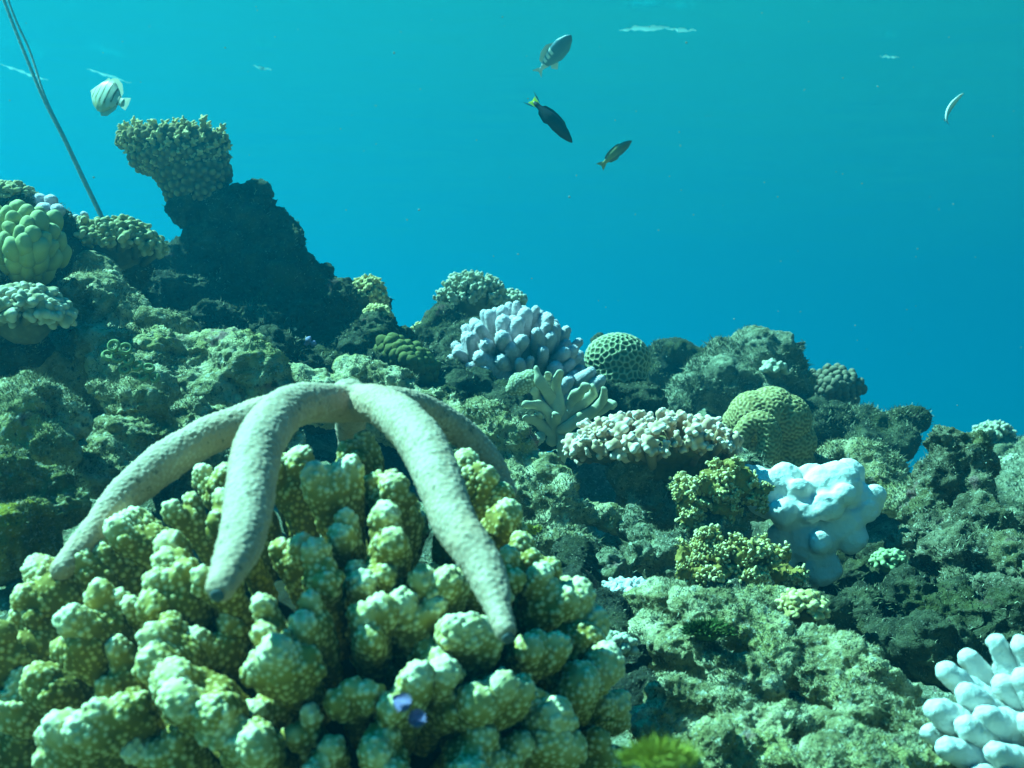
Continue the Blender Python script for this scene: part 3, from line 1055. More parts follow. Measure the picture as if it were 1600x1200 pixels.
# ---------------------------------------------------------------- starfish: one skin of five draped arms
def build_starfish():
    c = W(545, 622, 0.80)
    root = thing('starfish', c, 'pale blue grey starfish with long drooping arms on the olive coral', 'starfish')
    org = np3(c)
    arms = [
        ([(545, 632, .80), (500, 628, .77), (447, 640, .735), (408, 690, .69), (392, 760, .655), (378, 840, .615), (345, 918, .575)], [30, 32, 36, 41, 41, 38, 25]),
        ([(545, 632, .80), (590, 632, .775), (640, 668, .735), (680, 735, .69), (710, 815, .65), (757, 890, .62), (790, 985, .585)], [30, 33, 38, 40, 38, 34, 20]),
        ([(545, 632, .80), (470, 636, .835), (390, 655, .85), (290, 700, .83), (205, 765, .80), (150, 830, .77), (95, 890, .74)], [30, 30, 32, 33, 31, 27, 18]),
        ([(545, 632, .80), (610, 629, .84), (672, 646, .87), (725, 678, .885), (768, 722, .89), (796, 768, .885)], [28, 27, 27, 25, 21, 13]),
        ([(545, 632, .80), (548, 642, .86), (548, 668, .91), (545, 712, .93)], [28, 26, 24, 15])]
    s = Shape()
    tipfac = []
    for pts, rad in arms:
        P = np.array([np3(W(*q)) - org for q in pts])
        Rr = np.array([0.94 * r * q[2] / FPX for r, q in zip(rad, pts)])
        P, Rr = resample(P, Rr, 40)
        s.tube(P, Rr, 20)
        tipfac.append(P)
    s.ball([0, 0.0, -0.002], px(34, .8))
    me = remesh(s, 0.0011, 'starfish')
    relax(me, 10)
    v, n = mesh_np(me)
    rng = np.random.default_rng(4)
    seeds = scatter_seeds(v, 0.0028, rng, 30000)
    # granules run in soft rows
    kd = np.empty(len(v))
    from mathutils.kdtree import KDTree
    t = KDTree(len(seeds))
    for i, q in enumerate(seeds):
        t.insert(Vector(q), i)
    t.balance()
    hs = rng.uniform(0.4, 1.3, len(seeds))
    hh = np.empty(len(v))
    for i, q in enumerate(v):
        _, j, dd = t.find(q)
        kd[i] = dd
        hh[i] = hs[j]
    g = np.clip(1 - (kd / 0.0018) ** 2, 0, 1) * hh
    wr = fbm(v, 160, 3, 0.5, 8)
    set_co(me, v + n * (g * 0.0006 + wr * 0.0006 + fbm(v, 40, 2, seed=9) * 0.0012)[:, None])
    attr(me, 'tip', np.clip(0.15 + 0.55 * g + 0.25 * (wr + 0.5), 0, 1))
    smooth_shade(me)
    m = mat_surface('starfish_skin', [(0.0, (0.22, 0.14, 0.09)), (0.35, (0.43, 0.28, 0.20)), (0.65, (0.54, 0.38, 0.29)), (1.0, (0.66, 0.50, 0.40))], 26, 'tip', 0.6, bump=0.35, bump_scale=520, bump_dist=0.001,
                    spots=[(13, 0.50, 0.68, (0.50, 0.30, 0.20)), (150, 0.60, 0.68, (0.22, 0.15, 0.10))], spec=0.25, rough=0.7)
    body = put('body', me, root, m)
    for k, (pts, rad) in enumerate(arms[:2]):
        # the eye spot at the very tip of each front arm
        a, b = np3(W(*pts[-2])), np3(W(*pts[-1]))
        ax = (b - a) / np.linalg.norm(b - a)
        tip = b + ax * rad[-1] * pts[-1][2] / FPX * 0.86 - org
        v2 = ICO3[0] * np.array([1, 1, 0.45]) * px(11, .58) @ frame(ax).T
        e_ = new_mesh('tip', v2, ICO3[1])
        smooth_shade(e_)
        put('arm_tip', e_, body, M_TIPDARK, tip)


M_TIPDARK = mat_surface('dark_grey_skin', [(0.2, (0.05, 0.07, 0.08)), (0.8, (0.12, 0.14, 0.15))], 200, bump=0.3)
build_starfish()


# ---------------------------------------------------------------- lavender dome
def build_dome():
    rng = np.random.default_rng(21)
    d = 2.0
    c = W(806, 572, d + 0.06)
    root = thing('finger_coral', c, 'large lavender dome coral of stubby blunt fingers in the middle', 'coral')
    protos = [finger(px(70, d), px(13.5, d), px(8.2, d), rng, 20, 40, 0.0034, 0.0024, 0.0016, 0.12, 1.0, 1.6) for _ in range(8)]
    rx, ry, rz = px(108, d), px(100, d), px(98, d)
    stem(root, lambda s: s.ball([0, 0, -px(8, d)], np.array([rx * .62, ry * .62, rz * .58])), 0.006, M_LAV, 0.006, 40)
    grow(root, protos, dome_spots(99, rx, ry, rz, rng, -0.12, 0.45, 0.05, 0.75), rng, M_LAV, jitter=0.28, tilt=0.16)
    c2 = W(905, 592, 2.0)
    root = thing('finger_coral', c2, 'small lavender coral spilling down the right foot of the big dome', 'coral')
    grow(root, protos, [(np.array([px(a, d), px(-8, d) * k, px(b, d)]), np.array([0.5, -0.5, 0.5])) for k, (a, b) in enumerate([(-18, 22), (-4, 10), (12, -4), (26, -16), (2, -16), (-14, 0), (20, 12), (34, -2)])], rng, M_LAV, jitter=0.1)


build_dome()


# ---------------------------------------------------------------- branching colonies of knobs
def knob_colony(name, label, x, y, d, rx, ry, rz, n, mat, seed, L=26, r=6, rk=5, nk=6, zmin=-0.05, up=0.3, front=0.6, voxel=1.6, stem_k=0.75, grain=0.0, spread=0.9, lo=0.35, tilt=0.14, dy=0.0):
    rng = np.random.default_rng(seed)
    c = W(x, y, d)
    root = thing(name, c, label, 'coral')
    protos = [knobby(px(L, d), px(r, d), px(rk, d), nk, rng, px(voxel, d), spread, px(grain, d), lo) for _ in range(6)]
    RX, RY, RZ = px(rx, d), px(ry, d), px(rz, d)
    stem(root, lambda s: s.ball([0, 0, -RZ * 0.1], np.array([RX, RY, RZ]) * stem_k), px(3.5, d), mat, px(4, d), 1 / px(14, d), seed=seed)
    grow(root, protos, dome_spots(n, RX, RY, RZ, rng, zmin, up, 0.05, front), rng, mat, tilt=tilt)
    return root


knob_colony('branching_coral', 'pale mint branching coral dome against the blue water above the lavender dome', 738, 470, 2.25, 56, 50, 46, 98, M_MINT, 31, L=30, r=3.9, rk=3.0, nk=9, voxel=1.15, stem_k=0.62)
knob_colony('branching_coral', 'small pale branching coral tucked right of the mint dome', 795, 472, 2.3, 28, 26, 22, 36, M_MINT, 32, L=24, r=3.8, rk=2.9, nk=8, voxel=1.15, stem_k=0.6)
knob_colony('table_coral', 'flat little pale coral on the rock left of the lavender dome', 680, 515, 2.25, 34, 30, 15, 40, M_TAN, 33, L=12, r=4, rk=3.6, nk=4, up=0.8)
knob_colony('branching_coral', 'small yellow branching coral on the right shoulder of the dark outcrop', 575, 470, 1.97, 32, 30, 40, 70, M_TAN, 34, L=24, r=3.9, rk=3.1, nk=8, voxel=1.2, stem_k=0.65)
knob_colony('branching_coral', 'brown lower coral clump on the right flank of the dark outcrop', 590, 498, 1.92, 24, 26, 24, 36, M_TAN, 44, L=18, r=4, rk=3.4, nk=6, voxel=1.3)
knob_colony('branching_coral', 'olive beaded branching coral on the left rock below the rope', 175, 388, 1.55, 78, 60, 50, 96, M_OLIVE2, 35, L=36, r=6.4, rk=5.2, nk=8, up=0.4, voxel=1.5, stem_k=0.62)
knob_colony('branching_coral', 'cream coral with blunt knobs at the left edge below the yellow lobed coral', 38, 500, 1.28, 68, 60, 56, 76, M_CREAM, 36, L=42, r=8.5, rk=7, nk=8, up=0.25, voxel=1.8, stem_k=0.6)
knob_colony('branching_coral', 'small olive coral at the left edge on top of the yellow lobed coral', 14, 312, 1.5, 40, 40, 26, 50, M_OLIVE2, 37, L=22, r=6, rk=5, nk=6)
knob_colony('cushion_coral', 'pale cushion coral on the far rock at the right edge', 1552, 676, 3.0, 30, 26, 17, 40, M_MINT, 38, L=12, r=4, rk=3.4, nk=4, up=0.7)
knob_colony('cushion_coral', 'mint cushion coral at the right edge below the pale cushion', 1592, 728, 2.7, 34, 30, 18, 40, M_MINT, 39, L=12, r=4, rk=3.4, nk=4, up=0.7)
knob_colony('branching_coral', 'tiny white knob coral in a niche of the grey rock block', 1208, 580, 2.5, 17, 15, 15, 18, M_MINT, 40, L=10, r=4, rk=4.2, nk=4)
knob_colony('branching_coral', 'small snow white branching coral on the rock beside the foreground coral', 985, 920, 1.14, 40, 30, 15, 26, M_WHITE, 41, L=20, r=6, rk=5, nk=6, up=0.5)
knob_colony('branching_coral', 'tiny pale coral clump at the right foot of the foreground coral', 965, 1012, 0.94, 26, 24, 22, 20, M_MINT, 42, L=18, r=6, rk=6, nk=5)
knob_colony('cushion_coral', 'round cream knob coral on the rock stack beside the white lumpy coral', 1390, 880, 1.38, 24, 22, 20, 30, M_GREEN, 43, L=9, r=5, rk=4, nk=4)
knob_colony('branching_coral', 'small brown knob coral on the rock under the fuzzy yellow coral', 1252, 955, 1.06, 38, 34, 28, 36, M_TAN, 45, L=16, r=7, rk=6, nk=5)


# pink white plate coral
def build_plate():
    rng = np.random.default_rng(51)
    d = 1.5
    c = W(1022, 692, d)
    root = thing('plate_coral', c, 'pink and white plate coral with crowded stubby tips on a brown underside', 'coral')
    protos = [knobby(px(42, d), px(7.5, d), px(4.9, d), 12, rng, px(1.4, d), 1.0, 0, 0.2) for _ in range(8)]
    rx, ry, rz = px(132, d), px(95, d), px(50, d)

    def under(s):
        s.ball([0, 0, -px(14, d)], np.array([rx * .84, ry * .8, px(26, d)]))
        s.ball([px(8, d), px(10, d), -px(46, d)], np.array([px(84, d), px(60, d), px(34, d)]))
        s.ball([px(20, d), px(20, d), -px(84, d)], np.array([px(50, d), px(44, d), px(40, d)]))
    stem(root, under, px(2.6, d), M_TAN, px(6, d), 1 / px(16, d))
    sp = dome_spots(99, rx, ry, rz, rng, -0.25, 0.45, 0.04, 0.7)
    for q, a in sp:
        a[0] *= 1.6
    grow(root, protos, sp, rng, M_PINK, tilt=0.2, jitter=0.32)


build_plate()


# tan cup coral on the pillar
def build_cup():
    rng = np.random.default_rng(61)
    d = 2.0
    c = W(272, 218, d)
    root = thing('cup_coral', c, 'tan cup shaped staghorn coral on top of the leaning rock pillar', 'coral')

    def bowl(s):
        s.ball([px(-2, d), 0, -px(4, d)], np.array([px(86, d), px(58, d), px(18, d)]))
        s.ball([px(8, d), 0, -px(30, d)], np.array([px(76, d), px(54, d), px(28, d)]))
        s.ball([px(30, d), 0, -px(54, d)], np.array([px(58, d), px(46, d), px(28, d)]))
        s.ball([px(32, d), 0, -px(78, d)], np.array([px(46, d), px(38, d), px(28, d)]))
    bo = stem(root, bowl, px(2.0, d), M_TAN, px(5, d), 1 / px(11, d))
    bb = bumps(bo.data, px(9, d), px(6, d), px(6, d), rng)
    bo.data.attributes['tip'].data.foreach_set('value', np.clip(0.1 + 0.5 * bb, 0, 1).astype(np.float32))
    protos = []
    for _ in range(7):
        s = Shape()
        L = px(34, d)
        s.tube([[0, 0, -L], [0, 0, -L * .5], [0, 0, -px(2, d)]], [px(4.6, d), px(4.4, d), px(2.6, d)], 10)
        for i in range(16):
            a, z = i * 2.4, -L * (0.06 + 0.8 * i / 16)
            q = np.array([math.cos(a), math.sin(a), 0.9])
            s.ball(np.array([0, 0, z]) + q * px(3.4, d), px(2.1, d), axis=q, long=1.9, base=ICO2)
        me = remesh(s, px(1.25, d), 'branch')
        relax(me, 1)
        v, _n = mesh_np(me)
        attr(me, 'tip', np.clip((v[:, 2] + L) / L * 0.8 + 0.25 * np.clip(np.linalg.norm(v[:, :2], axis=1) / px(8, d), 0, 1), 0, 1))
        smooth_shade(me)
        protos.append(me)
    spots = []
    for i in range(54):
        a = i * 2.39996
        rr = math.sqrt((i + 0.5) / 54)
        x, y = math.cos(a) * rr, math.sin(a) * rr
        h = px(17 + 5 * rr - 9 * x * (x > 0.2) + rng.uniform(-9, 7), d)
        spots.append((np.array([x * px(90, d), y * px(60, d), h]), np.array([x * 0.9, y * 0.9, 1.0])))
    for i in range(46):
        a = math.pi * (0.95 + 1.1 * ((i * 0.618) % 1))
        z = -2 - 46 * (i + 0.5) / 46
        k = 1 - (-z / 64) * 0.42
        spots.append((np.array([math.cos(a) * px(84 * k + 6, d) + px(-z * 0.35, d), math.sin(a) * px(64 * k + 4, d), px(z, d)]), np.array([math.cos(a), math.sin(a), 0.55])))
    grow(root, protos, spots, rng, M_TAN, tilt=0.12)


build_cup()


# ---------------------------------------------------------------- massive corals
def build_honeycomb():
    d = 2.15
    c = W(965, 572, d)
    root = thing('honeycomb_coral', c, 'round mushroom shaped coral with a honeycomb of pits right of the lavender dome', 'coral')
    s = Shape()
    s.ball([0, 0, px(10, d)], np.array([px(50, d), px(46, d), px(40, d)]), base=ICO4)
    s.ball([0, 0, -px(18, d)], np.array([px(46, d), px(44, d), px(40, d)]), base=ICO4)
    s.ball([0, 0, -px(50, d)], np.array([px(36, d), px(36, d), px(36, d)]), base=ICO4)
    me = remesh(s, px(1.5, d), 'colony')
    relax(me, 12)
    v, n = mesh_np(me)
    rng = np.random.default_rng(71)
    seeds = scatter_seeds(v, px(7.4, d), rng)
    d1, d2, _ = near2(v, seeds)
    wall = np.clip(1 - (d2 - d1) / px(4.2, d), 0, 1)
    set_co(me, v + n * (wall ** 0.8 * px(3.0, d))[:, None])
    attr(me, 'tip', wall)
    smooth_shade(me)
    put('colony', me, root, mat_surface('honeycomb_skin', [(0.0, (0.09, 0.11, 0.05)), (0.3, (0.17, 0.19, 0.09)), (0.65, (0.36, 0.37, 0.23)), (1.0, (0.52, 0.52, 0.36))], 60, 'tip', 0.9, bump=0.3))


build_honeycomb()


def build_brain():
    d = 1.9
    c = W(1200, 665, d)
    org = np3(c)
    root = thing('brain_coral', c, 'olive yellow folded brain coral with fine meandering grooves', 'coral')
    me = lump([(1178, 652, d, 42), (1205, 645, d, 42), (1228, 655, d, 40), (1240, 690, d + .01, 36), (1235, 725, d + .02, 38), (1195, 700, d + .02, 42), (1152, 660, d + .01, 24), (1148, 690, d + .01, 20), (1205, 730, d + .03, 34)], org, px(1.25, d), 10)
    v, n = mesh_np(me)
    rg = np.random.default_rng(84)
    waves = []
    for _ in range(46):
        k = rg.normal(0, 1, 3)
        k *= 2 * math.pi / px(5.8, d) * rg.uniform(0.9, 1.1) / np.linalg.norm(k)
        waves.append((k, rg.uniform(0, 6.28)))

    def grooves(me):
        v, n = mesh_np(me)
        f = sum(np.cos(v @ k + ph) for k, ph in waves)
        g = 0.5 + 0.5 * np.tanh(f / 46 ** 0.5 * 1.6)
        set_co(me, v + n * ((g - 0.5) * px(1.5, d))[:, None])
        attr(me, 'tip', g)
        smooth_shade(me)
        return me
    m = mat_surface('brain_skin', [(0.0, (0.18, 0.13, 0.05)), (0.35, (0.29, 0.215, 0.085)), (0.75, (0.42, 0.33, 0.16)), (1.0, (0.50, 0.41, 0.22))], 60, 'tip', 0.85, bump=0.25)
    put('colony', grooves(me), root, m)
    # a rolled fold stands in front of the head
    s = Shape()
    P = np.array([np3(W(*q)) - org for q in [(1150, 735, d - .065), (1156, 690, d - .075), (1172, 662, d - .08), (1195, 662, d - .085), (1203, 690, d - .085), (1192, 725, d - .08), (1188, 745, d - .075)]])
    Rr = np.array([px(13, d), px(15, d), px(15, d), px(17, d), px(18, d), px(17, d), px(16, d)])
    P, Rr = resample(P, Rr, 40)
    s.tube(P, Rr, 18)
    me = remesh(s, px(1.15, d), 'fold')
    relax(me, 4)
    put('fold', grooves(me), root, m)
    return


build_brain()


def build_white_lump():
    d = 1.48
    c = W(1280, 800, d)
    org = np3(c)
    root = thing('lumpy_coral', c, 'smooth bleached white lumpy coral behind the fuzzy yellow coral', 'coral')
    me = lump([(1205, 768, d, 44, (1.0, 0.62, 0.92)), (1240, 795, d - .01, 40, (1.0, 0.62, 0.92)), (1300, 765, d - .005, 48, (1.0, 0.62, 0.92)), (1342, 785, d, 36, (1.0, 0.62, 0.92)), (1270, 842, d - .01, 42, (1.0, 0.62, 0.92)), (1312, 818, d - .01, 40, (1.0, 0.62, 0.92)), (1285, 888, d - .015, 30, (1.0, 0.62, 0.92)), (1235, 845, d, 36, (1.0, 0.62, 0.92)), (1182, 748, d + .01, 27, (1.0, 0.62, 0.92)),
               (1224, 745, d + .01, 28, (1.0, 0.62, 0.92)), (1268, 742, d + .01, 22, (1.0, 0.62, 0.92)), (1325, 745, d + .01, 28, (1.0, 0.62, 0.92)), (1355, 800, d - .015, 20, (1.0, 0.62, 0.92)), (1292, 790, d - .03, 26, (1.0, 0.62, 0.92)), (1262, 800, d - .025, 22, (1.0, 0.62, 0.92)), (1250, 910, d, 30, (1.0, 0.62, 0.92)), (1168, 738, d + .01, 20, (1, .6, .8)), (1365, 772, d - .005, 20, (1, .7, .9)), (1225, 800, d - .03, 22, (1, .8, 1)), (1330, 840, d - .015, 26, (1, .7, 1)), (1215, 880, d, 26, (1, .7, 1)), (1318, 772, d - .035, 18, (1, .8, 1)), (1280, 850, d - .035, 20, (1, .8, 1)), (1250, 760, d - .02, 18, (1, .8, 1))], org, px(2.0, d), 8)
    v, n = mesh_np(me)
    set_co(me, v + n * (fbm(v, 1 / px(40, d), 2, seed=91) * px(6, d) + fbm(v, 1 / px(16, d), 2, seed=92) * px(2.0, d) + fbm(v, 1 / px(6, d), 2, seed=93) * px(0.7, d))[:, None])
    v, n = mesh_np(me)
    attr(me, 'tip', np.clip(0.6 + 0.4 * fbm(v, 1 / px(30, d), 2, seed=94), 0, 1))
    smooth_shade(me)
    put('colony', me, root, mat_surface('bleached_lump', [(0.0, (0.66, 0.66, 0.62)), (0.5, (0.80, 0.80, 0.78)), (1.0, (0.86, 0.86, 0.85))], 14, 'tip', 0.5, bump=0.5, bump_scale=150, bump_dist=0.003, spots=[(45, 0.62, 0.78, (0.60, 0.55, 0.44))]))


build_white_lump()


def lobed(name, label, lobes, mat, d, seed, wrinkle=0.6, cat='coral', base=None):
    rng = np.random.default_rng(seed)
    cx = sum(q[0] for q in lobes) / len(lobes)
    cy_ = sum(q[1] for q in lobes) / len(lobes)
    c = W(cx, cy_, d)
    org = np3(c)
    root = thing(name, c, label, cat)
    for (x, y, r, tilt, lg, dz) in lobes:
        ax = np.array([math.sin(math.radians(tilt)), -0.35, math.cos(math.radians(tilt))])
        s = Shape().ball([0, 0, 0], px(r, d), axis=ax, long=lg, base=ICO4)
        v, f = s.arrays()
        p = v + org + np.array([x, y, 0.0]) * 0.01
        n = v / np.linalg.norm(v, axis=1)[:, None]
        v = v + n * (fbm(p, 1 / px(r * 1.6, d), 2, seed=seed) * px(r * 0.30, d) + fbm(p, 1 / px(5, d), 2, seed=seed + 1) * px(wrinkle, d))[:, None]
        me = new_mesh('lobe', v, f)
        attr(me, 'tip', np.clip((v @ (ax / np.linalg.norm(ax))) / px(r * lg, d) * 0.5 + 0.5, 0, 1))
        smooth_shade(me)
        put('lobe', me, root, mat, Vector(np3(W(x, y, d + dz)) - org))
    return root


rl = np.random.default_rng(95)
L1 = []
for i in range(44):
    a_, q_ = i * 2.4, math.sqrt((i + .5) / 44)
    x_, y_ = 30 + math.cos(a_) * q_ * 68, 384 + math.sin(a_) * q_ * 60
    L1.append((x_, y_, rl.uniform(11, 17), math.cos(a_) * 50 * q_ + rl.uniform(-20, 20), rl.uniform(1.3, 1.7), -0.07 * (1 - q_ * q_)))
L1.append((30, 392, 46, 0, 1.0, 0.0))
lobed('lobed_coral', 'pale yellow green coral of smooth plump lobes at the left edge', L1, M_YELLOW, 1.38, 96)
lobed('knob_coral', 'lavender knob coral between the yellow lobed coral and the rope foot', [(45, 308, 13, 0, 1.2, .02), (60, 318, 13, 10, 1.2, .0), (78, 316, 11, 10, 1.2, .0), (68, 330, 13, 10, 1.1, -.02), (90, 330, 12, 10, 1.1, -.02), (72, 338, 12, 10, 1.1, .05), (90, 338, 10, 30, 1.1, .05), (52, 340, 12, 0, 1.1, .05), (100, 345, 9, 20, 1.1, .06), (132, 338, 7, 10, 1.2, .06), (118, 345, 8, 10, 1.2, .06)], M_LAV, 1.5, 97)
L2 = []
for i in range(60):
    a, q = i * 2.4, math.sqrt((i + .5) / 60)
    L2.append((1302 + math.cos(a) * q * 48, 606 + math.sin(a) * q * 34, rl.uniform(5.5, 8), rl.uniform(-20, 40), 1.1, -0.05 * (1 - q * q)))
lobed('pebble_coral', 'brownish coral of packed pebble like knobs right of the grey rock block', L2, M_PEBBLE, 2.75, 98)
L3 = []
for i in range(46):
    a_, q_ = i * 2.4, math.sqrt((i + .5) / 46)
    ux, uy = math.cos(a_) * q_ * 52, math.sin(a_) * q_ * 24
    L3.append((638 + ux * 0.86 - uy * 0.5, 562 + ux * 0.55 + uy * 0.86, rl.uniform(8, 12), rl.uniform(-20, 60), 1.05, -0.035 * (1 - q_ * q_)))
L3.append((640, 566, 34, 0, 0.8, 0.015))
lobed('lobed_coral', 'olive brown lumpy crust coral on the foot of the dark outcrop', L3, M_CRUST, 1.82, 99)


# ring shaped polyps on the ledge
def build_rings():
    d = 1.255
    c = W(195, 560, d)
    org = np3(c)
    root = thing('ring_coral', c, 'patch of green ring shaped polyps on the left ledge', 'coral')
    rng = np.random.default_rng(101)
    for (x, y, r) in [(178, 540, 10), (196, 545, 10), (168, 556, 9), (184, 558, 10), (202, 562, 9), (215, 572, 10), (195, 577, 9), (232, 575, 9), (225, 588, 9), (210, 590, 9), (242, 590, 8)]:
        a = np.linspace(0, 2 * math.pi, 20, endpoint=False)
        ax = np.array([rng.normal(0.1, 0.3), -1.0, rng.normal(0.5, 0.2)])
        fr_ = frame(ax)
        ring = (np.stack([np.cos(a), np.sin(a) * rng.uniform(0.7, 1), 0 * a], 1) * px(r * 0.8, d)) @ fr_.T
        V, F = [], []
        for i in range(20):
            t = ring[i] / np.linalg.norm(ring[i])
            w = fr_[:, 2]
            for j in range(8):
                b = j * math.pi / 4
                V.append(ring[i] + (t * math.cos(b) + w * math.sin(b) * 1.3) * px(3.0, d))
        for i in range(20):
            for j in range(8):
                F.append((i * 8 + j, i * 8 + (j + 1) % 8, ((i + 1) % 20) * 8 + (j + 1) % 8, ((i + 1) % 20) * 8 + j))
        me = new_mesh('polyp', V, F)
        attr(me, 'tip', np.full(len(V), 0.45))
        smooth_shade(me)
        put('polyp', me, root, M_GREEN, Vector(np3(W(x, y, d)) - org))


build_rings()


# grey green finger leather coral
def build_leather():
    d = 1.7
    c = W(875, 690, d)
    org = np3(c)
    root = thing('leather_coral', c, 'grey green soft coral with flat upright fingers in front of the lavender dome', 'coral')
    lines = [
        ([(880, 690), (872, 640), (846, 600), (838, 576)], [12, 13, 9, 6]), ([(872, 640), (868, 605), (876, 582)], [13, 9, 8]), ([(880, 660), (895, 625), (915, 604)], [12, 11, 9]), ([(895, 640), (925, 618), (926, 605)], [10, 9, 7]),
        ([(880, 670), (915, 650), (940, 628), (944, 608)], [11, 10, 8, 6]), ([(915, 650), (945, 636), (958, 632)], [10, 9, 8]), ([(868, 660), (845, 635), (822, 632)], [10, 10, 7]), ([(845, 635), (836, 612)], [9, 7]),
        ([(865, 680), (840, 660), (820, 652)], [9, 9, 6]), ([(840, 662), (842, 648)], [8, 7]), ([(862, 690), (868, 662), (870, 648)], [9, 10, 8]), ([(852, 600), (858, 585)], [7, 6]), ([(880, 690), (878, 720)], [11, 8]), ([(845, 680), (838, 690)], [9, 7]), ([(870, 610), (858, 600)], [9, 6])]
    for pts, rad in lines:
        rng = np.random.default_rng(int(sum(q[0] for q in pts)))
        P = np.array([np3(W(x, y, d - 0.012 * i + rng.uniform(-.012, .012))) - org for i, (x, y) in enumerate(pts)])
        Rr = np.array([px(r * 0.9, d) for r in rad])
        P, Rr = resample(P, Rr, 14)
        sd_ = np.cross(P[1] - P[0], np.array([0, 1.0, 0]))
        v, f = loft(P, Rr * (1 + 0.10 * np.sin(np.arange(14) * 1.1 + P[0, 0] * 900)), 18, flat=0.55, side=sd_)
        v = v + 0.0022 * np.stack([fbm(v, 70, 2, seed=k) for k in (1, 2, 3)], 1)
        me = new_mesh('finger', v, f)
        attr(me, 'tip', 0.55 + 0.4 * np.clip(fbm(v, 90, 2, seed=7), -1, 1))
        smooth_shade(me)
        put('finger', me, root, M_LEATHER)
    kn = lump([(812, 600, d, 18), (828, 595, d, 18), (800, 608, d, 10), (838, 606, d, 13)], org, px(1.6, d), 3)
    rng = np.random.default_rng(3)
    b = bumps(kn, px(4, d), px(2.4, d), px(1.0, d), rng)
    attr(kn, 'tip', np.clip(.4 + .6 * b, 0, 1))
    o = put('lobe', kn, root, M_MINT)


M_LEATHER = mat_surface('leather_coral_skin', [(0.2, (0.40, 0.38, 0.25)), (0.5, (0.54, 0.51, 0.36)), (0.9, (0.68, 0.65, 0.48))], 60, 'tip', 0.5, bump=0.25, bump_scale=300, bump_dist=0.001)
build_leather()


# fuzzy yellow soft corals
def fuzzy(label, blobs, d, seed, tips=1500):
    rng = np.random.default_rng(seed)
    c = W(sum(b[0] for b in blobs) / len(blobs), sum(b[1] for b in blobs) / len(blobs), d)
    org = np3(c)
    root = thing('soft_coral', c, label, 'coral')
    extra = []
    spots = []
    for (x, y, r, dz) in blobs:
        for _ in range(2):
            a_ = rng.uniform(0, 6.28)
            extra.append((x + math.cos(a_) * r * 0.85, y + math.sin(a_) * r * 0.8, r * rng.uniform(0.32, 0.5), dz - px(r, d) * rng.uniform(0, 0.6)))
    for (x, y, r, dz) in [(q[0], q[1], q[2] * 0.85, q[3]) for q in blobs] + extra:
        s = Shape()
        R_ = px(r, d)
        for k in range(12):
            q = rng.normal(0, 1, 3)
            q /= np.linalg.norm(q)
            s.ball(q * R_ * 0.62, R_ * rng.uniform(0.34, 0.5), base=ICO2)
        s.ball([0, 0, 0], R_ * 0.75, base=ICO2)
        me = remesh(s, px(2.0, d), 'lobe')
        relax(me, 2)
        v, n = mesh_np(me)
        set_co(me, v + n * (fbm(v + x, 1 / px(7, d), 3, 0.6) * px(5, d))[:, None])
        attr(me, 'tip', np.full(len(v), 0.22))
        smooth_shade(me)
        o = put('lobe', me, root, M_FUZZ, Vector(np3(W(x, y, d + dz)) - org))
        v, n = mesh_np(me)
        for k in range(max(3, int(r * 0.40))):
            q = rng.normal(0, 1, 3)
            q[1] = -abs(q[1]) * 0.8
            q[2] = abs(q[2]) * 0.9 - 0.25
            q /= np.linalg.norm(q)
            spots.append((np3(W(x, y, d + dz)) - org + q * R_ * rng.uniform(1.05, 1.35), q + np.array([0, 0, 0.3])))
    protos = []
    for _ in range(7):
        me = knobby(px(24, d), px(4.5, d), px(2.3, d), 20, rng, px(1.05, d), 1.9, 0, 0.15)
        v, n = mesh_np(me)
        set_co(me, v + n * (fbm(v, 1 / px(3.2, d), 2, seed=seed) * px(1.5, d))[:, None])
        protos.append(me)
    rng.shuffle(spots)
    grow(root, protos, spots[:99], rng, M_FUZZ, 'frond', jitter=0.4, tilt=0.25)


M_FUZZ = mat_surface('fuzzy_polyps', [(0.0, (0.13, 0.09, 0.02)), (0.35, (0.28, 0.20, 0.05)), (0.6, (0.50, 0.40, 0.15)), (0.85, (0.74, 0.66, 0.40)), (1.0, (0.84, 0.80, 0.60))], 14, 'tip', 0.62, bump=0, detail=2)
fuzzy('fuzzy yellow brown soft coral in front of the white lumpy coral, the upper one', [(1075, 790, 28, 0), (1062, 770, 22, .01), (1110, 760, 32, 0), (1150, 755, 34, .01), (1175, 775, 24, .01), (1130, 790, 28, .0), (1080, 815, 18, -.01), (1140, 735, 24, .02)], 1.40, 111)
fuzzy('fuzzy yellow soft coral below the other on the sunlit rock, the lower one', [(1075, 870, 30, 0), (1105, 858, 32, 0), (1150, 865, 32, -.01), (1195, 870, 32, 0), (1120, 895, 28, -.02), (1170, 895, 26, -.02), (1070, 895, 20, -.01), (1225, 900, 26, .02), (1185, 925, 14, -.02), (1135, 920, 12, -.03)], 1.28, 112)


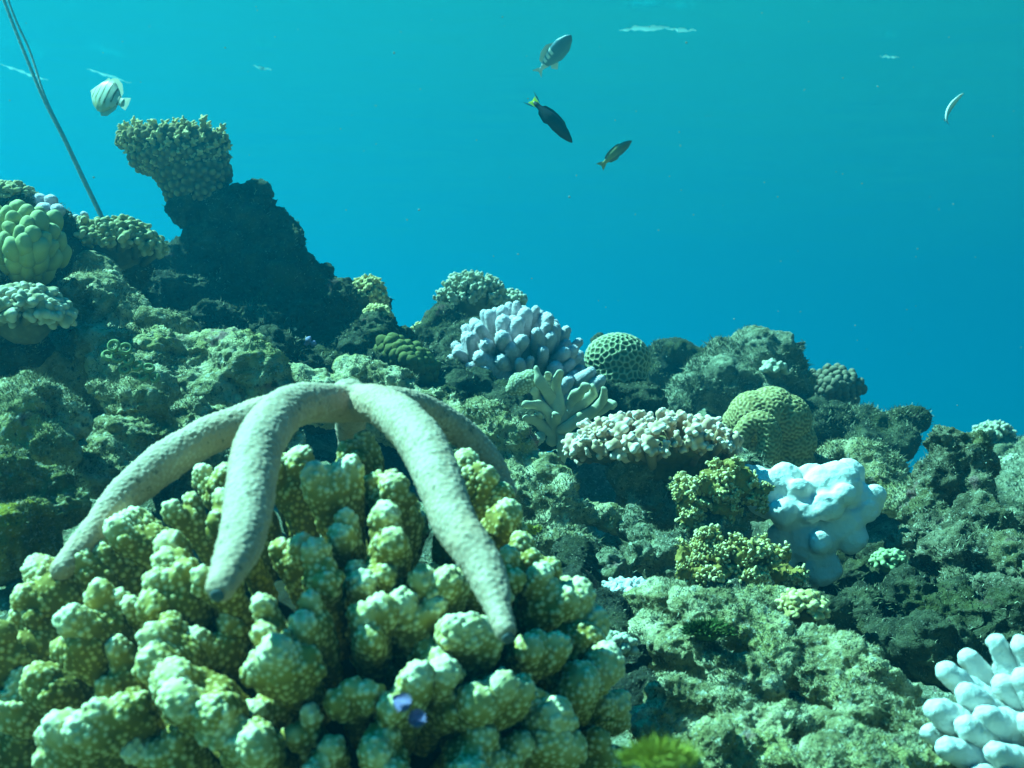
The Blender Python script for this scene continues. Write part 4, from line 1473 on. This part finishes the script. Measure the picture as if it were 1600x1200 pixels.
# white finger coral, bottom right
def build_white_fingers():
    d = 0.82
    c = W(1640, 1200, d)
    org = np3(c)
    root = thing('finger_coral', c, 'bleached white finger coral at the bottom right edge', 'coral')
    rng = np.random.default_rng(121)
    data = [(1470, 1040, 25, -.02, (1640, 1190)), (1550, 992, 27, .0, (1660, 1190)), (1592, 998, 24, -.01, (1680, 1190)), (1500, 1075, 26, -.05, (1640, 1190)), (1452, 1105, 26, -.06, (1620, 1190)), (1530, 1112, 28, -.08, (1640, 1190)), (1590, 1050, 27, -.05, (1680, 1180)), (1468, 1165, 25, -.10, (1600, 1215)),
            (1545, 1170, 26, -.12, (1640, 1230)), (1600, 1120, 28, -.10, (1680, 1200)), (1500, 1130, 26, -.085, (1620, 1200)), (1510, 1215, 26, -.12, (1620, 1240)), (1560, 1060, 26, -.03, (1670, 1190)), (1505, 1020, 22, .02, (1640, 1180)), (1625, 1060, 26, -.05, (1690, 1190)), (1570, 1215, 27, -.13, (1650, 1250)), (1620, 1170, 28, -.13, (1690, 1220)), (1440, 1140, 20, -.05, (1600, 1210))]
    for (x, y, r, dz, (bx, by)) in data:
        tip, base = np3(W(x, y, d + dz * 0.55)), np3(W(bx, by, d + dz * 0.35 + 0.02))
        L = np.linalg.norm(tip - base)
        me = finger(L, px(r * 1.5, d), px(r * 0.62, d), rng, 28, 60, 0.0046, 0.0036, 0.0008, 0.05, 1.0, 1.5)
        v, n = mesh_np(me)
        set_co(me, v + n * (fbm(v + x, 70, 2, seed=5) * 0.0022)[:, None])
        put('finger', me, root, M_WHITE, Vector(tip - org), quat_to(tip - base, rng.uniform(0, 6)))


build_white_fingers()


# purple growth on the dark branch, yellow blurred clumps at the bottom, green algae tuft
def build_extras():
    rng = np.random.default_rng(131)
    d0 = float(on_dome(640, 1110, .02) @ np3(FWD))
    c = Vector(on_dome(642, 1108, .03))
    root = thing('christmas_tree_worm', c, 'small violet feathery worm crown on a dark branch of the foreground coral', 'worm')
    m = mat_surface('violet_plume', [(0.2, (0.12, 0.09, 0.28)), (0.8, (0.30, 0.26, 0.48))], 200, bump=0.2)
    for (ox, oz) in ((-9, 10), (8, -14)):
        V, F = [], []
        for t in range(5):
            R_, z = px(17 - 2.8 * t, d0), px(7 * t, d0)
            for j in range(16):
                a = j * math.pi / 8 + t * 0.3
                u_, s_ = np.array([math.cos(a), math.sin(a), 0.25]), np.array([-math.sin(a), math.cos(a), 0])
                b = np.array([0, 0, z])
                n0 = len(V)
                w = px(2.4, d0)
                V += [b - s_ * w * .6, b + s_ * w * .6, b + u_ * R_ * .6 + s_ * w, b + u_ * R_ * .6 - s_ * w, b + u_ * R_ + np.array([0, 0, w])]
                F += [(n0, n0 + 1, n0 + 2, n0 + 3), (n0 + 3, n0 + 2, n0 + 4)]
        me = new_mesh('plume', V, F)
        put('plume', me, root, m, (px(ox, d0), -px(6, d0), px(oz, d0)), quat_to((ox * .05, -1, .5), 0))

    M_ALG = mat_surface('yellow_green_algae', [(0.2, (0.20, 0.20, 0.02)), (0.5, (0.38, 0.36, 0.05)), (0.9, (0.55, 0.52, 0.12))], 60, bump=0.3)
    M_GALG = mat_surface('dark_green_algae', [(0.2, (0.02, 0.05, 0.015)), (0.5, (0.06, 0.12, 0.03)), (0.9, (0.16, 0.22, 0.06))], 60, bump=0.3)

    def tuft(label, x, y, d, rx, ry, n, mat, L, seed):
        rng = np.random.default_rng(seed)
        c = W(x, y, d)
        V, F = [], []
        for i in range(n):
            a, q = rng.uniform(0, 6.28), math.sqrt(rng.uniform(0, 1))
            b = np.array([math.cos(a) * q * px(rx, d), math.sin(a) * q * px(rx * .6, d), math.sqrt(max(0, 1 - q * q)) * px(ry, d) * rng.uniform(0.2, 1)])
            dr = np.array([math.cos(a) * q, math.sin(a) * q - 0.3, 0.7]) + rng.normal(0, 0.35, 3)
            dr /= np.linalg.norm(dr)
            sd = np.cross(dr, rng.normal(0, 1, 3))
            sd /= np.linalg.norm(sd)
            ll = px(L, d) * rng.uniform(0.5, 1.2)
            w = px(1.2, d)
            bd = rng.normal(0, 0.25, 3) * ll
            n0 = len(V)
            V += [b - sd * w, b + sd * w, b + dr * ll * .55 + sd * w * .9 + bd * .3, b + dr * ll * .55 - sd * w * .9 + bd * .3, b + dr * ll + bd]
            F += [(n0, n0 + 1, n0 + 2, n0 + 3), (n0 + 3, n0 + 2, n0 + 4)]
        s = Shape().ball([0, 0, 0], np.array([px(rx, d), px(rx * .6, d), px(ry, d)]) * 0.6)
        root = thing('algae_clump', c, label, 'algae')
        me = remesh(s, px(3, d), 'holdfast')
        v, nn = mesh_np(me)
        set_co(me, v + nn * (fbm(v, 1 / px(10, d), 3, seed=seed) * px(6, d))[:, None])
        smooth_shade(me)
        put('holdfast', me, root, mat)
        put('fronds', new_mesh('fronds', V, F), root, mat)['kind'] = 'stuff'
    tuft('blurred yellow green algae clump at the bottom right of the foreground coral', 1030, 1195, 0.45, 52, 30, 900, M_ALG, 24, 141)
    tuft('little yellow algae strip under the right side of the foreground coral', 930, 1128, 0.74, 26, 8, 160, M_ALG, 12, 142)
    tuft('dark green algae clump on the broad sunlit rock', 1105, 992, 0.955, 34, 18, 2600, M_GALG, 11, 143)
    tuft('yellow green algae speck beside the right starfish arm', 830, 832, 1.0, 12, 10, 120, M_ALG, 10, 144)


build_extras()


# small growths between the big corals
lobed('sponge', 'small violet sponge on the shaded face of the dark outcrop', [(482, 532, 6, 0, 1.1, 0), (489, 537, 5, 20, 1.1, 0), (477, 538, 4, 0, 1.0, 0)], mat_surface('violet_sponge', [(0.2, (0.20, 0.17, 0.34)), (0.8, (0.42, 0.36, 0.58))], 200, bump=0.4), 1.73, 171, cat='sponge')


# ---------------------------------------------------------------- fish
def plate(outline, thick):
    """A thin closed fin from an outline in the fish's x-z plane"""
    o = np.array([[x, 0, z] for x, z in outline], float)
    n = len(o)
    c = o.mean(0)
    V = np.concatenate([o, [c + [0, thick, 0]], [c - [0, thick, 0]]])
    F = []
    for i in range(n):
        j = (i + 1) % n
        F += [(i, j, n), (j, i, n + 1)]
    return V, F


def fish(name, label, head, tail, roll_up, prof, width, mat, fins, seed=0, bend=0.0, pat=None, cat='fish', finmat=None, eye=None):
    """head, tail: (px, py, depth). Local x runs to the head, z to the back fin. prof: (t, half height up, half height down)."""
    H, T = W(*head), W(*tail)
    ax = (H - T)
    L = ax.length
    ax.normalize()
    up = Vector(roll_up)
    up = (up - ax * up.dot(ax)).normalized()
    sd = up.cross(ax)
    M = Matrix((ax, sd, up)).transposed()
    c = (H + T) / 2
    root = thing(name, c, label, cat, None)
    root.rotation_mode = 'QUATERNION'
    root.rotation_quaternion = M.to_quaternion()

    def curve(v):
        v = np.array(v, float)
        t = v[:, 0] / L
        v[:, 1] += bend * L * (t * t * 4 - 0.4) * 0.5
        return v
    n, seg = 64, 20
    tt = np.linspace(0, 1, n)
    pu = np.interp(tt, [p[0] for p in prof], [p[1] for p in prof]) * L
    pd = np.interp(tt, [p[0] for p in prof], [p[2] for p in prof]) * L
    V, F = [], []
    for i in range(n):
        for j in range(seg):
            a = 2 * math.pi * j / seg
            z = math.cos(a)
            V.append([(0.5 - tt[i]) * L, math.sin(a) * width * (pu[i] + pd[i]) * 0.5, z * (pu[i] if z > 0 else pd[i])])
    for i in range(n - 1):
        for j in range(seg):
            k = (j + 1) % seg
            F.append((i * seg + j, (i + 1) * seg + j, (i + 1) * seg + k, i * seg + k))
    F.append(tuple(range(seg)))
    F.append(tuple((n - 1) * seg + j for j in range(seg))[::-1])
    V = np.array(V)
    me = new_mesh('body', curve(V), F)
    t = 0.5 - V[:, 0] / L
    hgt = V[:, 2] / (max(pu.max(), pd.max()))
    attr(me, 'tip', np.clip(pat(t, hgt), 0, 1) if pat else np.full(len(V), 0.5))
    smooth_shade(me)
    body = put('body', me, root, mat)
    for nm, outline, val in fins:
        v, f = plate([(x * L, z * L) for x, z in outline], 0.004 * L)
        fm = new_mesh(nm, curve(v), f)
        attr(fm, 'tip', np.full(len(v), val))
        put(nm, fm, root, finmat or mat)
    if eye:
        for s in (-1, 1):
            v = ICO2[0] * np.array([1, 0.5, 1]) * eye[2] * L
            em = new_mesh('eye', curve(v + np.array([(0.5 - eye[0]) * L, s * width * eye[3] * L, eye[1] * L])), ICO2[1])
            smooth_shade(em)
            put('eye', em, body, M_TIPDARK)
    return root


def fish_mat(name, stops, spec=0.4):
    return mat_surface(name, stops, 120, 'tip', 0.92, bump=0.1, bump_scale=900, bump_dist=0.0005, rough=0.45, spec=spec)


SLIM = [(0, 0.012, 0.012), (0.06, 0.05, 0.045), (0.2, 0.10, 0.095), (0.4, 0.125, 0.12), (0.6, 0.11, 0.105), (0.78, 0.065, 0.06), (0.88, 0.045, 0.042), (0.93, 0.05, 0.048), (1.0, 0.02, 0.02)]
SLIM_FINS = [('tail_fin', [(-0.38, 0.04), (-0.46, 0.085), (-0.56, 0.12), (-0.52, 0.04), (-0.50, 0.0), (-0.52, -0.04), (-0.56, -0.12), (-0.46, -0.085), (-0.38, -0.04)], 0.9),
             ('back_fin', [(0.26, 0.10), (0.15, 0.15), (0.0, 0.155), (-0.15, 0.145), (-0.30, 0.10), (-0.33, 0.05), (0.0, 0.06)], 0.3), ('belly_fin', [(0.0, -0.10), (-0.1, -0.145), (-0.28, -0.10), (-0.32, -0.05), (0.0, -0.06)], 0.3)]
m_black = fish_mat('black_wrasse_skin', [(0.0, (0.012, 0.018, 0.022)), (0.6, (0.02, 0.03, 0.03)), (0.8, (0.45, 0.55, 0.02)), (1.0, (0.85, 0.90, 0.04))])
bf = fish('wrasse', 'black fish with a yellow green tail diving among the group in open water', (894, 222, 1.85), (834, 158, 1.85), (0.5, 0.0, 0.5), SLIM, 0.55, m_black,
          [SLIM_FINS[1], SLIM_FINS[2], ('tail_fin', [(-0.38, 0.045), (-0.56, 0.085), (-0.53, 0.0), (-0.56, -0.085), (-0.38, -0.045)], 1.0),
           ('tail_streamer', [(-0.38, 0.055), (-0.52, 0.11), (-0.66, 0.14), (-0.52, 0.085)], 0.1), ('tail_streamer', [(-0.38, -0.055), (-0.52, -0.11), (-0.64, -0.14), (-0.52, -0.085)], 0.1)], bend=0.12,
          pat=lambda t, h: 0.15 + 0 * t, eye=(0.12, 0.02, 0.014, 0.05))
m_olive_fish = fish_mat('olive_fish_skin', [(0.0, (0.06, 0.09, 0.08)), (0.5, (0.16, 0.18, 0.08)), (1.0, (0.34, 0.32, 0.10))])
fish('wrasse', 'small olive fish swimming up to the right below the black fish', (987, 219, 2.2), (940, 258, 2.25), (-0.5, -0.5, 0.7), SLIM, 0.6, m_olive_fish, SLIM_FINS, bend=-0.08, pat=lambda t, h: np.clip(0.2 + 1.3 * (t - 0.2), 0, 1) * (h > -0.3), eye=(0.12, 0.02, 0.014, 0.05))
m_striped = fish_mat('striped_fish_skin', [(0.0, (0.07, 0.15, 0.20)), (0.45, (0.12, 0.24, 0.28)), (0.6, (0.35, 0.45, 0.42)), (1.0, (0.80, 0.82, 0.74))])
fish('damselfish', 'blue fish with white bars along its back near the water surface', (891, 57, 2.2), (842, 112, 2.3), (-0.75, -0.1, 0.5), [(0, .015, .015), (.06, .07, .07), (.22, .13, .14), (.45, .14, .15), (.7, .085, .08), (.88, .035, .035), (1, .02, .02)], 0.5, m_striped,
     [('tail_fin', [(-0.42, 0.02), (-0.5, 0.06), (-0.64, 0.09), (-0.54, 0.0), (-0.62, -0.10), (-0.5, -0.05), (-0.42, -0.02)], 0.8), ('back_fin', [(0.2, 0.13), (0.05, 0.20), (-0.12, 0.19), (-0.3, 0.12), (-0.32, 0.05), (0.0, 0.08)], 0.85), ('belly_fin', [(-0.05, -0.13), (-0.18, -0.20), (-0.26, -0.12), (-0.2, -0.06)], 0.9)],
     bend=0.1, pat=lambda t, h: np.where((h > 0.15) & (t > 0.4), 0.35 + 0.65 * (np.sin(t * 48) > -0.2), np.where(t > 0.75, 0.85, 0.12 + 0.2 * (h < -0.4))), eye=(0.12, 0.02, 0.015, 0.06))
m_pale = fish_mat('silver_fish_skin', [(0.0, (0.08, 0.22, 0.28)), (0.5, (0.35, 0.55, 0.55)), (1.0, (0.75, 0.85, 0.80))])
fish('wrasse', 'thin pale curved fish alone on the right in open water', (1501, 146, 2.3), (1474, 190, 2.3), (-0.8, -0.3, 0.3), [(0, .012, .012), (.1, .05, .05), (.35, .085, .085), (.6, .08, .08), (.85, .045, .045), (1, .02, .02)], 0.6, m_pale, SLIM_FINS[:1], bend=-0.45, pat=lambda t, h: 0.35 + 0.6 * (h > -0.1), eye=(0.1, 0.02, 0.014, 0.04))
m_but = fish_mat('butterflyfish_skin', [(0.0, (0.14, 0.10, 0.05)), (0.22, (0.22, 0.17, 0.08)), (0.34, (0.38, 0.36, 0.15)), (0.42, (0.44, 0.44, 0.30)), (1.0, (0.52, 0.54, 0.42))])
fish('butterflyfish', 'round pale butterflyfish with thin dark stripes above the cup coral', (142, 142, 1.95), (192, 160, 1.92), (0.15, 0.1, 1.0),
     [(0, .02, .02), (.05, .07, .06), (.12, .16, .15), (.25, .30, .28), (.42, .38, .37), (.58, .36, .37), (.72, .26, .28), (.84, .13, .13), (.92, .085, .085), (1, .08, .08)], 0.32, m_but,
     [('tail_fin', [(-0.42, 0.085), (-0.56, 0.13), (-0.66, 0.15), (-0.68, 0.0), (-0.66, -0.15), (-0.56, -0.13), (-0.42, -0.085)], 0.75),
      ('back_fin', [(0.28, 0.28), (0.18, 0.42), (0.16, 0.36), (0.06, 0.44), (-0.08, 0.46), (-0.26, 0.38), (-0.40, 0.20), (-0.40, 0.09), (-0.1, 0.30), (0.2, 0.2)], 0.6),
      ('belly_fin', [(0.02, -0.34), (-0.10, -0.45), (-0.26, -0.40), (-0.40, -0.20), (-0.40, -0.09), (-0.1, -0.25)], 0.4), ('pectoral_fin', [(0.15, -0.05), (0.02, -0.02), (0.0, -0.14), (0.12, -0.12)], 0.7)],
     pat=lambda t, h: np.where((np.sin((t + 0.05 * h * h) * 44) > 0.68) & (h > -0.35), 0.08, np.where(h < -0.5, 0.36, 0.85)), eye=(0.14, 0.05, 0.03, 0.09))


# ---------------------------------------------------------------- rope from the surface down behind the left corals
def build_rope():
    d = 2.35
    c = W(160, 345, d)
    org = np3(c)
    root = thing('rope', c, 'thin slack double rope hanging from the water surface at the left', 'rope')
    m = mat_surface('old_rope', [(0.2, (0.2, 0.25, 0.22)), (0.5, (0.32, 0.38, 0.33)), (0.8, (0.5, 0.55, 0.48))], 60, bump=0.6, bump_scale=300, bump_dist=0.002)
    a = [(-150, -420, 2.42), (-60, -180, 2.40), (6, 0, 2.38), (34, 72, 2.37), (66, 150, 2.36), (100, 218, 2.35), (130, 282, 2.35), (158, 340, 2.35), (190, 410, 2.33)]
    b = [(-120, -420, 2.46), (-40, -180, 2.43), (13, 0, 2.40), (46, 78, 2.39), (70, 150, 2.37), (102, 216, 2.36), (133, 281, 2.36), (161, 339, 2.355), (193, 409, 2.335)]
    for pts, r in ((a, 2.5), (b, 1.8)):
        P = np.array([np3(W(*q)) - org for q in pts])
        P, Rr = resample(P, np.full(len(pts), px(r, d)), 240)
        t = np.arange(240)
        v, f = loft(P, Rr * (1 + 0.12 * np.sin(t * 1.9)), 8)
        me = new_mesh('strand', v, f)
        smooth_shade(me)
        put('strand', me, root, m)


build_rope()


# ---------------------------------------------------------------- drifting specks
def build_specks():
    rng = np.random.default_rng(151)
    V, F = [], []
    n0 = 0
    for i in range(240):
        d = rng.uniform(0.6, 3.2)
        p = np3(W(rng.uniform(-200, 1800), rng.uniform(-100, 800), d))
        r = rng.uniform(0.5, 1.1) * d / FPX * (1.0 if rng.uniform() < 0.9 else 1.8)
        v = ICO2[0][:] * r * np.array([1, 1, rng.uniform(0.6, 1.6)]) @ frame(rng.normal(0, 1, 3)).T
        V.append(v + p)
        F += [tuple(int(k) + n0 for k in f) for f in ICO2[1]]
        n0 += len(v)
    me = new_mesh('floating_particles', np.concatenate(V), F)
    smooth_shade(me)
    o = put('floating_particles', me, mat=mat_surface('plankton', [(0.2, (0.15, 0.25, 0.25)), (0.8, (0.35, 0.42, 0.42))], 50, bump=0))
    o['kind'] = 'stuff'
    o['label'] = 'tiny pale specks drifting in the water'


build_specks()


# ---------------------------------------------------------------- added pale tubes that imitate glints on the water surface overhead
def build_glints():
    m, n, l, out = nodes_of('glint_streak')
    t = n.new('ShaderNodeBsdfTranslucent')
    t.inputs['Color'].default_value = (0.4, 0.62, 0.62, 1)
    l.new(t.outputs[0], out.inputs['Surface'])
    rng = np.random.default_rng(161)
    for (x0, y0, x1, y1, w) in [(968, 46, 1045, 42, 5), (1040, 45, 1088, 48, 3.5), (0, 100, 75, 126, 2.6), (135, 107, 205, 130, 2.0), (395, 103, 425, 109, 2.4), (1375, 88, 1405, 90, 2)]:
        pts = []
        for k in range(14):
            t_ = k / 13
            x, y = x0 + (x1 - x0) * t_, y0 + (y1 - y0) * t_ + rng.normal(0, 0.8)
            r = np3(W(x, y, 1.0))
            pts.append(r * ((SURF_Z - 0.045) / r[2]))
        pts = np.array(pts)
        tt = np.linspace(0, 1, 14)
        rad = w / FPX * np.linalg.norm(pts, axis=1) * np.sin(np.pi * np.clip(tt, 0.03, 0.97)) ** 0.7 * rng.uniform(0.3, 1.1, 14)
        P, Rr = resample(pts, rad, 50)
        v, f = loft(P, np.maximum(Rr, 0.0008), 8)
        me = new_mesh('surface_glint', v, f)
        smooth_shade(me)
        o = put('surface_glint', me, mat=m)
        o['kind'] = 'structure'


build_glints()
